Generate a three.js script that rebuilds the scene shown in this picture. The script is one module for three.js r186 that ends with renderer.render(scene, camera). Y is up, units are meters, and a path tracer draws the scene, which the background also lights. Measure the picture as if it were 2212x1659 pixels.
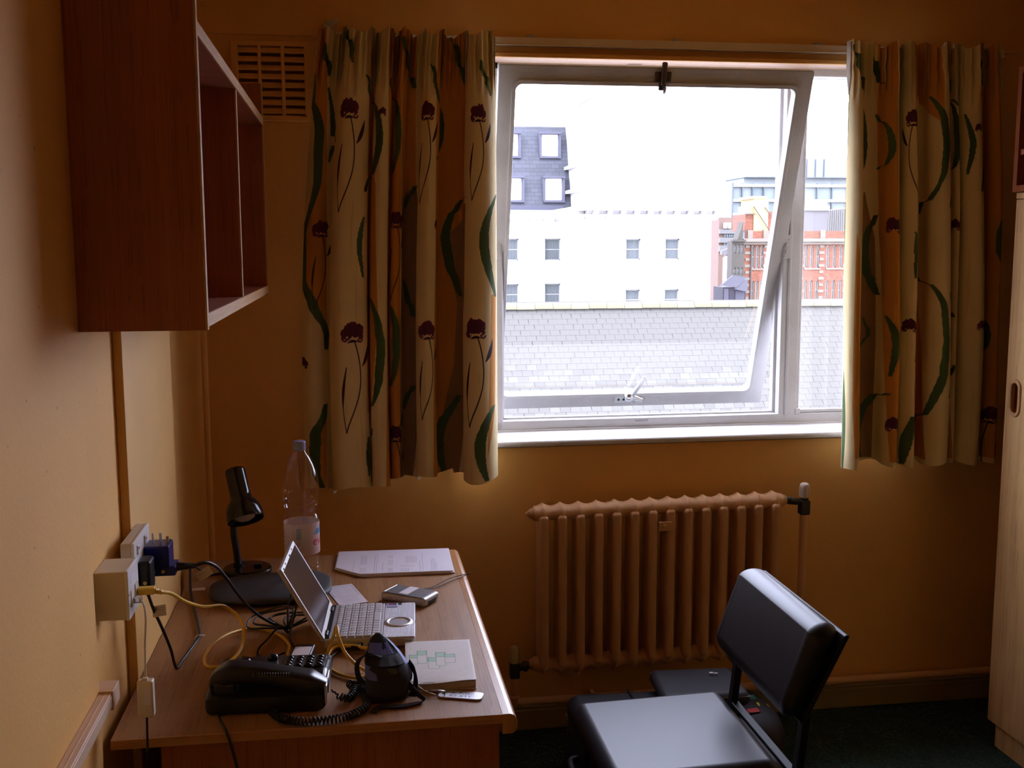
import * as THREE from 'three';
import { mergeGeometries, mergeVertices, toCreasedNormals } from 'three/addons/utils/BufferGeometryUtils.js';
import { RoundedBoxGeometry } from 'three/addons/geometries/RoundedBoxGeometry.js';

// ---------------------------------------------------------------- camera, sky, exposure
const scene = new THREE.Scene();
const camera = new THREE.PerspectiveCamera(39.52, 2212 / 1659, 0.05, 600);
camera.position.set(0.4093, 1.5437, 3.2416);
camera.rotation.order = 'YXZ';
camera.rotation.set(-0.1282, -0.1484, -0.0032);
scene.add(camera);

const renderer = new THREE.WebGLRenderer({ antialias: true });
renderer.toneMapping = THREE.LinearToneMapping;
renderer.toneMappingExposure = 1.0;
renderer.shadowMap.enabled = true;

{ // a bright hazy sky, a little brighter towards the horizon, the same all the way round
  const w = 64, h = 64, px = new Float32Array(w * h * 4);
  for (let j = 0; j < h; j++) {
    const el = ((j + 0.5) / h - 0.5) * Math.PI;                 // row 0 is the nadir
    const k = el > 0 ? 1.14 - 0.42 * Math.sin(el) : 1.14 - 0.7 * Math.min(1, -el * 2);
    for (let i = 0; i < w; i++) px.set([0.91 * k, 0.96 * k, 1.26 * k, 1], (j * w + i) * 4);
  }
  const sky = new THREE.DataTexture(px, w, h, THREE.RGBAFormat, THREE.FloatType);
  sky.mapping = THREE.EquirectangularReflectionMapping;
  sky.magFilter = sky.minFilter = THREE.LinearFilter;
  sky.needsUpdate = true;
  scene.background = sky;
  scene.backgroundIntensity = 13.0;
}

// ---------------------------------------------------------------- helpers
function rng(seed) { let a = seed >>> 0; return () => { a = (a + 0x6D2B79F5) | 0; let t = Math.imul(a ^ (a >>> 15), 1 | a); t = (t + Math.imul(t ^ (t >>> 7), 61 | t)) ^ t; return ((t ^ (t >>> 14)) >>> 0) / 4294967296; }; }
const rnd = rng(7), PI = Math.PI;
const V = (x, y, z) => new THREE.Vector3(x, y, z), V2 = (x, y) => new THREE.Vector2(x, y);
const used = new Map();
function numbered(n) { const k = used.get(n) || 0; used.set(n, k + 1); return k ? n + '_' + String(k).padStart(3, '0') : n; }
function clean(g) {
  let r = g.index ? g.toNonIndexed() : g;
  for (const k of Object.keys(r.attributes)) if (!['position', 'normal', 'uv'].includes(k)) r.deleteAttribute(k);
  if (!r.attributes.normal) r.computeVertexNormals();
  if (!r.attributes.uv) r.setAttribute('uv', new THREE.BufferAttribute(new Float32Array(r.attributes.position.count * 2), 2));
  r.morphAttributes = {}; r.groups = [];
  return r;
}
const merge = (...gs) => { const l = gs.flat(9).map(clean); return l.length > 1 ? mergeGeometries(l) : l[0]; };
// uv in metres from the two axes across each face; swap turns the pattern by a quarter
function metres(g, swap = false, ox = 0, oy = 0) {
  const r = clean(g), p = r.attributes.position, n = r.attributes.normal, uv = r.attributes.uv;
  for (let i = 0; i < p.count; i++) {
    const ax = Math.abs(n.getX(i)), ay = Math.abs(n.getY(i)), az = Math.abs(n.getZ(i));
    let u, v;
    if (ax >= ay && ax >= az) { u = p.getZ(i); v = p.getY(i); } else if (ay >= az) { u = p.getX(i); v = p.getZ(i); } else { u = p.getX(i); v = p.getY(i); }
    if (swap) [u, v] = [v, u];
    uv.setXY(i, u + ox, v + oy);
  }
  return r;
}
const box = (x0, x1, y0, y1, z0, z1) => new THREE.BoxGeometry(x1 - x0, y1 - y0, z1 - z0).translate((x0 + x1) / 2, (y0 + y1) / 2, (z0 + z1) / 2);
const rbox = (x0, x1, y0, y1, z0, z1, r, s = 2) => new RoundedBoxGeometry(x1 - x0, y1 - y0, z1 - z0, s, Math.min(r, (x1 - x0) / 2.01, (y1 - y0) / 2.01, (z1 - z0) / 2.01)).translate((x0 + x1) / 2, (y0 + y1) / 2, (z0 + z1) / 2);
function cyl(a, b, r0, r1 = r0, seg = 20) {
  const d = V().subVectors(b, a), L = d.length();
  const g = new THREE.CylinderGeometry(r1, r0, L, seg).translate(0, L / 2, 0);
  return g.applyQuaternion(new THREE.Quaternion().setFromUnitVectors(V(0, 1, 0), d.normalize())).translate(a.x, a.y, a.z);
}
const lathe = (pts, seg = 40) => new THREE.LatheGeometry(pts.map(([r, y]) => V2(Math.max(r, 1e-4), y)), seg);
const curve = (pts) => new THREE.CatmullRomCurve3(pts.map((p) => (p.isVector3 ? p : V(...p))), false, 'centripetal');
const tube = (pts, r, n = 0, seg = 8) => {
  const c = pts.getPoint ? pts : curve(pts), m = n || Math.max(12, pts.length * 10);
  const g = new THREE.TubeGeometry(c, m, r, seg), a = c.getPoint(0), b = c.getPoint(1);
  return merge(g, new THREE.SphereGeometry(r, seg, 6).translate(a.x, a.y, a.z), new THREE.SphereGeometry(r, seg, 6).translate(b.x, b.y, b.z));
};
function shapeOf(pts) { const s = new THREE.Shape(); pts.forEach(([x, y], i) => (i ? s.lineTo(x, y) : s.moveTo(x, y))); s.closePath(); return s; }
function roundRect(x0, y0, x1, y1, r, target = new THREE.Shape()) {
  const s = target;
  s.moveTo(x0 + r, y0); s.lineTo(x1 - r, y0); s.absarc(x1 - r, y0 + r, r, -PI / 2, 0); s.lineTo(x1, y1 - r); s.absarc(x1 - r, y1 - r, r, 0, PI / 2);
  s.lineTo(x0 + r, y1); s.absarc(x0 + r, y1 - r, r, PI / 2, PI); s.lineTo(x0, y0 + r); s.absarc(x0 + r, y0 + r, r, PI, PI * 1.5);
  return s;
}
const extrude = (s, depth, bevel = 0, o = {}) => new THREE.ExtrudeGeometry(s, { depth: depth - 2 * bevel, bevelEnabled: bevel > 0, bevelSize: bevel, bevelThickness: bevel, bevelOffset: -bevel, bevelSegments: 2, curveSegments: 8, ...o }).translate(0, 0, bevel);
const flat = (g) => g.rotateX(-PI / 2);   // an extrusion drawn in x, y laid on its back: x stays, y becomes -z, depth becomes height
function tag(o, label, category, group) { o.userData.label = label; if (category) o.userData.category = category; if (group) o.userData.group = group; return o; }
function thing(name, label, category, [x, y, z] = [0, 0, 0], turn = 0, group) {
  const o = new THREE.Group(); o.name = numbered(name); o.position.set(x, y, z); o.rotation.y = turn; scene.add(o);
  return tag(o, label, category, group);
}
function part(name, g, m, parent, label) {
  const o = new THREE.Mesh(Array.isArray(g) ? merge(g) : g, m); o.name = numbered(name); parent.add(o);
  if (label) o.userData.label = label;
  return o;
}
function mono(name, g, m, label, category, group) { return tag(part(name, g, m, scene), label, category, group); }
function struct(name, g, m, label) { const o = g ? part(name, g, m, scene) : new THREE.Group(); if (!g) { o.name = name; scene.add(o); } o.userData.kind = 'structure'; if (label) o.userData.label = label; return o; }

// ---------------------------------------------------------------- textures
function hash(x, y, s) { let h = Math.imul(x, 374761393) ^ Math.imul(y, 668265263) ^ Math.imul(s, 2147483647 - 1274126177); h = Math.imul(h ^ (h >>> 13), 1274126177); return ((h ^ (h >>> 16)) >>> 0) / 4294967296; }
function noise(x, y, px, py, s) { // value noise that repeats after px, py cells
  const xi = Math.floor(x), yi = Math.floor(y), fx = x - xi, fy = y - yi, u = fx * fx * (3 - 2 * fx), v = fy * fy * (3 - 2 * fy);
  const m = (a, n) => ((a % n) + n) % n, a = m(xi, px), b = m(xi + 1, px), c = m(yi, py), d = m(yi + 1, py);
  return (hash(a, c, s) * (1 - u) + hash(b, c, s) * u) * (1 - v) + (hash(a, d, s) * (1 - u) + hash(b, d, s) * u) * v;
}
function fbm(u, v, px, py, s, oct = 4) { let t = 0, a = 0.5, n = 0; for (let i = 0; i < oct; i++) { t += a * noise(u * px, v * py, px, py, s + i); n += a; a *= 0.5; px *= 2; py *= 2; } return t / n; }
function dataTex(w, h, fn, srgb = true) {
  const d = new Uint8Array(w * h * 4);
  for (let j = 0; j < h; j++) for (let i = 0; i < w; i++) { const c = fn((i + 0.5) / w, (j + 0.5) / h), k = (j * w + i) * 4; if (typeof c === 'number') d[k] = d[k + 1] = d[k + 2] = Math.max(0, Math.min(255, c * 255)); else for (let q = 0; q < 3; q++) d[k + q] = Math.max(0, Math.min(255, c[q])); d[k + 3] = 255; }
  const t = new THREE.DataTexture(d, w, h); t.wrapS = t.wrapT = THREE.RepeatWrapping; t.magFilter = THREE.LinearFilter; t.minFilter = THREE.LinearMipmapLinearFilter; t.generateMipmaps = true;
  if (srgb) t.colorSpace = THREE.SRGBColorSpace;
  t.needsUpdate = true; return t;
}
function rep(t, sx, sy = sx) { const c = t.clone(); c.repeat.set(1 / sx, 1 / sy); c.needsUpdate = true; return c; }   // one copy of the picture per sx by sy metres
function canvasTex(w, h, draw) { const c = document.createElement('canvas'); c.width = w; c.height = h; draw(c.getContext('2d'), w, h); const t = new THREE.CanvasTexture(c); t.colorSpace = THREE.SRGBColorSpace; return t; }
const lin = (r, g, b) => new THREE.Color().setRGB(r, g, b);
const std = (color, roughness = 0.6, more = {}) => new THREE.MeshStandardMaterial({ color, roughness, ...more });
const phys = (color, roughness = 0.6, more = {}) => new THREE.MeshPhysicalMaterial({ color, roughness, ...more });

const T = {};
T.grit = dataTex(256, 256, (u, v) => fbm(u, v, 24, 24, 3, 4), false);
T.mottle = dataTex(256, 256, (u, v) => { const k = 236 + 19 * (fbm(u, v, 5, 5, 11, 5) * 1.4 - 0.2); return [k, k, k]; });
// veneer: long fibres along v, cathedral bands across u
T.wood = dataTex(512, 512, (u, v) => {
  const wob = fbm(u, v, 4, 2, 21, 3), ring = 0.5 + 0.5 * Math.sin((u * 4 + wob * 3.0) * 2 * PI);
  const fib = fbm(u, v, 150, 5, 5, 2), pore = fbm(u, v, 220, 18, 9, 1) > 0.78 ? 0.9 : 1, k = (0.89 + 0.06 * ring + 0.11 * (fib - 0.5)) * pore;
  return [255 * Math.min(1, k * 1.08), 255 * Math.min(1, k * 1.03), 255 * Math.min(1, k)];
});
T.woodBump = dataTex(256, 256, (u, v) => fbm(u, v, 110, 4, 5, 2), false);
T.specks = dataTex(1024, 1024, (u, v) => { // fine paint with small chips and pin holes
  const k = 238 + 17 * (fbm(u, v, 5, 5, 61, 5) * 1.4 - 0.2), cx = Math.floor(u * 46), cy = Math.floor(v * 46); let d = 9;
  if (hash(cx, cy, 71) > 0.955) { const px = cx + 0.2 + 0.6 * hash(cx, cy, 72), py = cy + 0.2 + 0.6 * hash(cx, cy, 73), e = 0.5 + 2.5 * hash(cx, cy, 74); d = Math.hypot((u * 46 - px) * (hash(cx, cy, 75) > 0.5 ? e : 1), (v * 46 - py)) / (0.03 + 0.045 * hash(cx, cy, 76)); }
  const m = d < 1 ? 0.66 + 0.2 * d : 1; return [k * m, k * m * (d < 1 ? 0.9 : 1), k * m * (d < 1 ? 0.8 : 1)];
});
T.carpet = dataTex(256, 256, (u, v) => { const k = 0.45 + 0.8 * fbm(u, v, 90, 90, 31, 2), m = 0.85 + 0.3 * fbm(u, v, 7, 7, 41, 3), q = Math.min(1, k * m * 0.9); return [220 * q, 235 * q, 230 * q]; });
T.leather = dataTex(256, 256, (u, v) => { const a = fbm(u, v, 40, 40, 51, 3); return Math.abs(a - 0.5) * 2; }, false);
T.weave = dataTex(128, 128, (u, v) => 0.5 + 0.25 * Math.sin(u * 64 * PI) * Math.sign(Math.sin(v * 32 * PI)) + 0.25 * Math.sin(v * 64 * PI), false);

const M = {};
M.wall = std(lin(0.895, 0.485, 0.125), 0.72, { map: rep(T.mottle, 1.3), bumpMap: rep(T.grit, 0.14), bumpScale: 0.0003 });
M.board = std(lin(0.86, 0.50, 0.145), 0.6, { map: rep(T.specks, 1.1), bumpMap: rep(T.grit, 0.12), bumpScale: 0.0002 });
M.whitePaint = std(lin(0.60, 0.59, 0.575), 0.42, { map: rep(T.mottle, 0.5), bumpMap: rep(T.grit, 0.09), bumpScale: 0.0005 });
M.carpet = std(lin(0.032, 0.085, 0.075), 0.95, { map: rep(T.carpet, 0.5), bumpMap: rep(T.carpet, 0.5), bumpScale: 0.004 });
M.cabinet = std(lin(0.38, 0.12, 0.045), 0.6, { map: rep(T.wood, 0.45, 1.1), bumpMap: rep(T.woodBump, 0.4, 1), bumpScale: 0.0002 });
M.paleEdge = phys(lin(0.58, 0.38, 0.18), 0.6, { specularIntensity: 0.35, map: rep(T.wood, 0.2, 0.9) });
M.deskTop = phys(lin(0.38, 0.205, 0.085), 0.5, { specularIntensity: 0.7, map: rep(T.wood, 0.35, 1.0), bumpMap: rep(T.woodBump, 0.3, 1), bumpScale: 0.0001 });
M.oak = std(lin(0.52, 0.27, 0.10), 0.3, { map: rep(T.wood, 0.16, 0.7) });
M.ash = std(lin(0.74, 0.50, 0.21), 0.55, { map: rep(T.wood, 0.5, 1.6) });
M.blackPlastic = phys(lin(0.007, 0.007, 0.009), 0.35, { specularIntensity: 0.6 });
M.blackRubber = std(lin(0.014, 0.014, 0.015), 0.45);
M.glass = phys(lin(1, 1, 1), 0.0, { transmission: 1, thickness: 0, ior: 1.5 });
M.steel = std(lin(0.62, 0.62, 0.60), 0.3, { metalness: 1 });
M.chrome = std(lin(0.75, 0.75, 0.76), 0.12, { metalness: 1 });
M.brass = std(lin(0.5, 0.36, 0.16), 0.35, { metalness: 1 });
// ---------------------------------------------------------------- the room
M.skirting = std(lin(0.34, 0.25, 0.10), 0.55, { map: rep(T.mottle, 0.8) });
const RX = 2.95, RZ = 4.2, CEIL = 2.42, WX0 = 0.50, WX1 = 2.20, WY0 = 0.92, WY1 = 2.115, WD = -0.30;
const carpetFloor = struct('floor', metres(box(-0.3, RX + 0.2, -0.2, 0, WD, RZ + 0.2)), M.carpet, 'dark green carpet');
struct('ceiling', metres(box(-0.3, RX + 0.2, CEIL, CEIL + 0.25, WD, RZ + 0.2)), M.wall);
struct('wall_window', metres(merge(box(-0.3, 0.098, 0, CEIL, WD, 0), box(0.296, WX0, 0, CEIL, WD, 0), box(0.098, 0.296, 0, 1.917, WD, 0), box(0.098, 0.296, 2.119, CEIL, WD, 0), box(0.098, 0.296, 1.917, 2.119, WD, -0.2), box(WX1, RX + 0.2, 0, CEIL, WD, 0), box(WX0, WX1, 0, WY0, WD, 0), box(WX0, WX1, WY1, CEIL, WD, 0))), M.wall, 'cream painted wall below and around the window');
struct('trim_3', metres(box(-0.032, RX, 2.148, CEIL, 0, 0.005)), M.wall, 'shallow plaster band above the window head');
struct('wall_right', metres(box(RX, RX + 0.2, 0, CEIL, 0, RZ)), M.wall);
struct('wall_back', metres(box(-0.3, RX + 0.2, 0, CEIL, RZ, RZ + 0.2)), M.wall);
M.wallLeft = M.wall.clone(); M.wallLeft.map = rep(T.specks, 1.7);
{ // the left wall: shallow recess in the corner, a boarded stretch, a shallow recess, then a pier towards the viewer
  struct('wall_left', metres(merge(box(-0.3, -0.031, 0, CEIL, 0, 0.735), box(-0.3, -0.017, 0, CEIL, 0.735, 1.54), box(-0.3, 0, 0, CEIL, 1.542, RZ))), M.wallLeft, 'cream painted wall with shallow steps');
  const b = struct('trim_1', null, null, 'cream board fixed to the left wall behind the desk');
  part('panel', metres(rbox(-0.017, -0.0005, 0.0, CEIL, 0.735, 1.248, 0.002)), M.board, b);
  // quarter batten in the corner of the window wall
  struct('trim_2', metres(merge(cyl(V(-0.026, 0, 0.008), V(-0.026, CEIL, 0.008), 0.012, 0.012, 16))), M.wall, 'round corner batten where the left wall meets the window wall');
}
struct('baseboard_window', metres(merge(rbox(-0.03, RX, 0, 0.066, 0, 0.016, 0.003), rbox(-0.03, RX, 0.06, 0.078, 0, 0.011, 0.004))), M.skirting, 'painted skirting board under the heating pipe');
struct('baseboard_left', metres(rbox(0, 0.014, 0, 0.078, 1.56, RZ, 0.003)), M.wall);
struct('baseboard_back', metres(rbox(0, RX, 0, 0.078, RZ - 0.014, RZ, 0.003)), M.wall);

// ---------------------------------------------------------------- window
{
  const w = struct('window_1', null, null, 'white painted window with a tilted pivot sash and a fixed light');
  const z0 = -0.2, z1 = -0.155, fr = [];
  const XL = WX0, XJ = 0.83, XM0 = 1.826, XM1 = 1.89, XR = WX1, YB = 0.945, YT = 2.115;
  const bar = (x0, x1, y0, y1, za = z0, zb = z1) => rbox(x0, x1, y0, y1, za, zb, 0.004);
  part('frame', metres(merge(bar(XL, XL + 0.05, YB, YT), bar(XJ, XJ + 0.058, YB, YT), bar(XR - 0.05, XR, YB, YT), bar(XL, XR, YB, YB + 0.034), bar(XL, XR, YT - 0.026, YT),
    bar(XJ + 0.05, XJ + 0.066, YB, YT, z0 - 0.015, z0 + 0.012), bar(XM0 - 0.01, XM0 + 0.004, YB + 0.02, YT, z0 - 0.015, z0 + 0.012), bar(XJ + 0.05, XM0, YB + 0.03, YB + 0.04, z0 - 0.015, z0 + 0.01))), M.whitePaint, w);
  part('mullion', metres(merge(bar(XM0, XM1, YB + 0.03, YT - 0.02), bar(XM0 + 0.02, XM0 + 0.031, YB + 0.03, YT - 0.02, z1 - 0.01, z1 + 0.006), bar(XM1 - 0.006, XM1 + 0.014, YB + 0.03, YB + 0.052, z1 - 0.02, z1 + 0.004))), M.whitePaint, w);
  part('pane', box(XM1 - 0.004, XR - 0.046, YB + 0.03, YT - 0.02, z0 + 0.018, z0 + 0.0181), M.glass, w, 'fixed pane');
  part('pane', box(XL + 0.046, XJ + 0.004, YB + 0.03, YT - 0.02, z0 + 0.018, z0 + 0.0181), M.glass, w, 'fixed pane');
  part('bead', metres(merge(bar(XM1, XM1 + 0.012, YB + 0.034, YT - 0.026, z0 + 0.019, z1 - 0.008), bar(XM1, XR - 0.05, YB + 0.034, YB + 0.046, z0 + 0.019, z1 - 0.008))), M.whitePaint, w);
  // sill and the boarded reveal
  part('window_sill', metres(merge(rbox(WX0 - 0.03, WX1 + 0.03, 0.925, 0.945, z1 - 0.02, 0.026, 0.0095, 4), rbox(WX0, WX1, 0.943, 0.951, z1 - 0.01, z1 + 0.008, 0.003))), std(lin(0.72, 0.70, 0.67), 0.35, { map: rep(T.mottle, 0.4) }), w);
  part('reveal', metres(merge(box(WX0, WX0 + 0.004, 0.945, YT, -0.16, 0), box(WX1 - 0.004, WX1, 0.945, YT, -0.16, 0), box(WX0, WX1, YT - 0.004, YT, -0.16, 0))), std(lin(0.46, 0.31, 0.21), 0.6, { bumpMap: rep(T.grit, 0.2), bumpScale: 0.0012 }), w);
  part('bead', metres(rbox(WX0 - 0.06, WX1 + 0.06, 2.1, 2.113, -0.004, 0.016, 0.003)), M.wall, w);
  part('outer_sill', metres(merge(box(WX0, WX1, WY0, 0.938, -0.36, -0.201), box(WX0, WX1, WY1 - 0.012, WY1, WD, -0.201), box(WX0, WX0 + 0.012, 0.938, WY1 - 0.012, WD, -0.201), box(WX1 - 0.012, WX1, 0.938, WY1 - 0.012, WD, -0.201))), std(lin(0.20, 0.20, 0.20), 0.85, { map: rep(T.mottle, 0.4) }), w, 'grey outer sill and reveal');
  // sash: turns on a horizontal axis at half its height, head into the room
  const s = new THREE.Group(); s.name = numbered('sash'); w.add(s); s.position.set(0, 1.539, -0.165); s.rotation.x = 0.326;
  const hx0 = 0.853, hx1 = 1.834, a = 0.572, t = 0.052;
  const hole = roundRect(hx0 + t, -a + 0.05, hx1 - t, a - 0.055, 0.022, new THREE.Path());
  const outer = roundRect(hx0, -a, hx1, a, 0.006); outer.holes.push(hole);
  part('sash_frame', metres(extrude(outer, 0.034, 0.0025).translate(0, 0, -0.017)), M.whitePaint, s);
  const lip = roundRect(hx0 + t - 0.012, -a + 0.038, hx1 - t + 0.012, a - 0.043, 0.026); lip.holes.push(roundRect(hx0 + t + 0.001, -a + 0.051, hx1 - t - 0.001, a - 0.056, 0.021, new THREE.Path()));
  part('glazing_bead', metres(extrude(lip, 0.006, 0.002).translate(0, 0, 0.0165)), M.whitePaint, s);
  part('pane', box(hx0 + t - 0.006, hx1 - t + 0.006, -a + 0.045, a - 0.05, -0.0001, 0), M.glass, s, 'tilted pane');
  // latch on the head rail: back plate, body, ring
  const dark = std(lin(0.12, 0.09, 0.06), 0.4, { metalness: 0.7 }), cx = 1.353;
  part('latch', merge(rbox(cx - 0.026, cx + 0.026, a - 0.042, a - 0.012, 0.017, 0.024, 0.003), rbox(cx - 0.008, cx + 0.008, a - 0.05, a + 0.018, 0.022, 0.036, 0.005), rbox(cx - 0.012, cx + 0.006, a - 0.066, a - 0.045, 0.018, 0.03, 0.003), new THREE.TorusGeometry(0.012, 0.0025, 8, 20).rotateY(1.1).translate(cx + 0.007, a - 0.062, 0.03)), dark, s, 'tarnished metal latch');
  // handle on the bottom rail: plate with two screw holes, knuckle, lever
  const hx = 1.345, hy = -a + 0.03;
  part('handle', merge(rbox(hx - 0.045, hx + 0.02, hy - 0.014, hy + 0.012, 0.017, 0.023, 0.004), new THREE.SphereGeometry(0.016, 16, 12).translate(hx, hy + 0.014, 0.032), cyl(V(hx + 0.01, hy + 0.012, 0.03), V(hx + 0.05, hy + 0.0, 0.03), 0.011, 0.006), rbox(hx + 0.028, hx + 0.052, hy - 0.012, hy + 0.008, 0.02, 0.03, 0.004),
    rbox(-0.0075, 0.0075, 0, 0.085, -0.004, 0.004, 0.003).rotateZ(-0.42).rotateX(0.15).translate(hx + 0.012, hy + 0.018, 0.036)), M.steel, s, 'bare metal lever handle');
  part('screw', merge(cyl(V(hx - 0.032, hy - 0.001, 0.022), V(hx - 0.032, hy - 0.001, 0.0242), 0.0042), cyl(V(hx - 0.014, hy - 0.001, 0.022), V(hx - 0.014, hy - 0.001, 0.0242), 0.0042)), M.blackRubber, s);
  // pivot hardware on the jambs
  for (const [x, d] of [[1.836, 1], [0.872, -1]]) {
    part('pivot', metres(merge(rbox(x - 0.012, x + 0.014, 1.50, 1.565, z1 - 0.01, z1 + 0.012, 0.004), rbox(x - 0.009, x + 0.011, 1.562, 1.578, z1 - 0.01, z1 + 0.016, 0.003), cyl(V(x, 1.522, z1 + 0.01), V(x, 1.522, z1 + 0.017), 0.007), cyl(V(x, 1.545, z1 + 0.01), V(x, 1.545, z1 + 0.017), 0.007))), M.whitePaint, w);
  }
  // catch plates on the frame head and foot
  part('strike_plate', merge(rbox(1.285, 1.33, YT - 0.012, YT - 0.002, z1, z1 + 0.03, 0.003)), std(lin(0.5, 0.47, 0.42), 0.5), w);
  part('strike_plate', merge(rbox(1.33, 1.372, YB + 0.022, YB + 0.03, z1, z1 + 0.004, 0.001)), std(lin(0.35, 0.34, 0.33), 0.5), w);
}
// ---------------------------------------------------------------- outside the window
M.stucco = std(lin(0.58, 0.56, 0.53), 0.8, { map: rep(T.mottle, 6) });
M.slate = std(lin(0.125, 0.120, 0.155), 0.55);
M.slateWall = std(lin(0.044, 0.046, 0.058), 0.6, { map: dataTex(256, 256, (u, v) => { const r = Math.floor(v * 12), c = Math.floor(u * 8 + (r % 2) * 0.5), fu = (u * 8 + (r % 2) * 0.5) % 1, fv = (v * 12) % 1, e = fv < 0.09 || fu < 0.04 ? 0.62 : 1, k = 215 + 40 * hash(c % 8, r, 5); return [k * e, k * e, k * e]; }) });
M.slateWall.map.repeat.set(1 / 4.0, 1 / 3.2);
M.farGlass = phys(lin(0.085, 0.10, 0.098), 0.6, { specularIntensity: 0.3 });
M.net = phys(lin(0.12, 0.13, 0.128), 0.9, { specularIntensity: 0.3 });
M.darkGlass = phys(lin(0.06, 0.06, 0.066), 0.5, { specularIntensity: 0.4 });
struct('ground', box(-90, 140, -14.2, -14, -180, -6), std(lin(0.22, 0.21, 0.20), 0.95), 'street far below');
{ // slated roof across the yard: every slate that shows is a piece of its own
  const roof = struct('roof_1', null, null, 'long grey slate roof with buff ridge tiles');
  const ridgeZ = -25, ridgeY = 0.0, pitch = 0.70, expo = 0.205, wide = 0.262, x0 = -8.48, n = 94, rows = 24;
  const sx = Math.cos(pitch), sy = Math.sin(pitch);
  const slope = (d, lift) => [ridgeY - 0.10 - d * sy + lift * sx, ridgeZ + d * sx + lift * sy];
  { const L = rows * expo + 0.4, g = box(x0 - 0.3, x0 + n * wide + 0.3, -0.08, -0.02, 0, L).rotateX(pitch).translate(0, ridgeY - 0.12, ridgeZ); part('underlay', g, std(lin(0.045, 0.042, 0.045), 0.9), roof); }
  const tones = [0, 1, 2, 3].map((k) => phys(lin(0.076 + 0.004 * k, 0.072 + 0.004 * k, 0.0625 + 0.003 * k), 0.95, { specularIntensity: 0.2 })), geo = [];
  const one = (w) => { const g = box(-w / 2, w / 2, 0, 0.007, 0, expo + 0.07); return g; };
  const shapes = [one(wide - 0.006), one(wide - 0.005), one(wide - 0.008)], rest = [];
  let count = 0; const r2 = rng(91), list = [];
  for (let r = rows - 1; r >= -1; r--) for (let c = 0; c < n; c++) {
    const x = x0 + (c + (r % 2) * 0.5) * wide, seen = x > 3.9 + r * 0.005 && x < 11.6;
    list.push([r, x, seen, r2(), r2(), r2()]);
  }
  for (const [r, x, seen, a, b, c] of list) {
    const [y, z] = slope(r * expo - 0.02, 0.004), tilt = pitch - 0.022 + 0.008 * (a - 0.5);
    if (seen && count < 296 && r < 21) {
      count++; const m = new THREE.Mesh(shapes[Math.floor(b * 3)], tones[Math.floor(c * 4)]); m.name = numbered('slate'); m.position.set(x + (a - 0.5) * 0.006, y + 0.004, z); m.rotation.x = tilt; m.rotation.y = 0; roof.add(m);
    } else rest.push(shapes[Math.floor(b * 3)].clone().rotateX(tilt).translate(x + (a - 0.5) * 0.006, y + 0.004, z));
  }
  const s = part('slates', mergeGeometries(rest.map(clean)), tones[1], roof); s.userData.kind = 'stuff';
  const rt = flat(extrude((() => { const p = new THREE.Shape(); p.absarc(0, 0, 0.17, 0, PI); p.lineTo(-0.145, 0); p.absarc(0, 0, 0.145, PI, 0, true); p.closePath(); return p; })(), 0.485, 0.006)).rotateX(PI / 2).rotateY(PI / 2);
  const buff = [std(lin(0.115, 0.10, 0.058), 0.9), std(lin(0.125, 0.11, 0.066), 0.9)];
  for (let k = 0; k < 50; k++) { const m = new THREE.Mesh(rt, buff[(k * 7) % 3 ? 0 : 1]); m.name = numbered('ridge_tile'); m.position.set(x0 + k * 0.49, ridgeY - 0.13 + 0.004 * ((k * 5) % 3), ridgeZ); roof.add(m); }
  part('wall', box(x0, x0 + n * wide, -14, ridgeY - 3.6, ridgeZ - 3.2, ridgeZ + 3.4), M.stucco, roof);
}
function sashWindow(parent, x, y, z, w, h, frame, glass, bars = 1, depth = 0.12, cur = true) {
  const g = [box(x - w / 2, x + w / 2, y - h / 2, y - h / 2 + 0.06, z, z + depth), box(x - w / 2, x + w / 2, y + h / 2 - 0.07, y + h / 2, z, z + depth), box(x - w / 2, x - w / 2 + 0.06, y - h / 2, y + h / 2, z, z + depth), box(x + w / 2 - 0.06, x + w / 2, y - h / 2, y + h / 2, z, z + depth), box(x - w / 2, x + w / 2, y - 0.03, y + 0.03, z, z + depth * 0.8)];
  for (let k = 1; k < bars; k++) g.push(box(x - w / 2 + (k * w) / bars - 0.02, x - w / 2 + (k * w) / bars + 0.02, y - h / 2, y + h / 2, z, z + depth * 0.6));
  const f = part('window', merge(g), frame, parent);
  part('pane', box(x - w / 2 + 0.03, x + w / 2 - 0.03, y - h / 2 + 0.03, y + h / 2 - 0.03, z + 0.0, z + 0.02), glass, f);
  if (cur) { // net curtain drawn behind the glass, seen as a pleated sheet
    const pl = []; for (let k = 0; k < 10; k++) pl.push(cyl(V(x - w / 2 + 0.08 + (k * (w - 0.16)) / 9, y - h / 2 + 0.06, z + 0.03), V(x - w / 2 + 0.08 + (k * (w - 0.16)) / 9, y + h / 2 - 0.07, z + 0.03), w * 0.042, w * 0.042, 6));
    part('net_curtain', merge(pl), M.net, f);
  }
}
const grow = (hw) => [[hw]];
function holedWall(x0, x1, y0, y1, z0, z1, holes) { // a wall with rectangular openings
  const s = shapeOf([[x0, y0], [x1, y0], [x1, y1], [x0, y1]]);
  for (const [x, y, w, h] of holes) { const p = new THREE.Path(); p.moveTo(x - w / 2, y - h / 2); p.lineTo(x + w / 2, y - h / 2); p.lineTo(x + w / 2, y + h / 2); p.lineTo(x - w / 2, y + h / 2); p.closePath(); s.holes.push(p); }
  return extrude(s, z1 - z0).translate(0, 0, z0);
}
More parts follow.
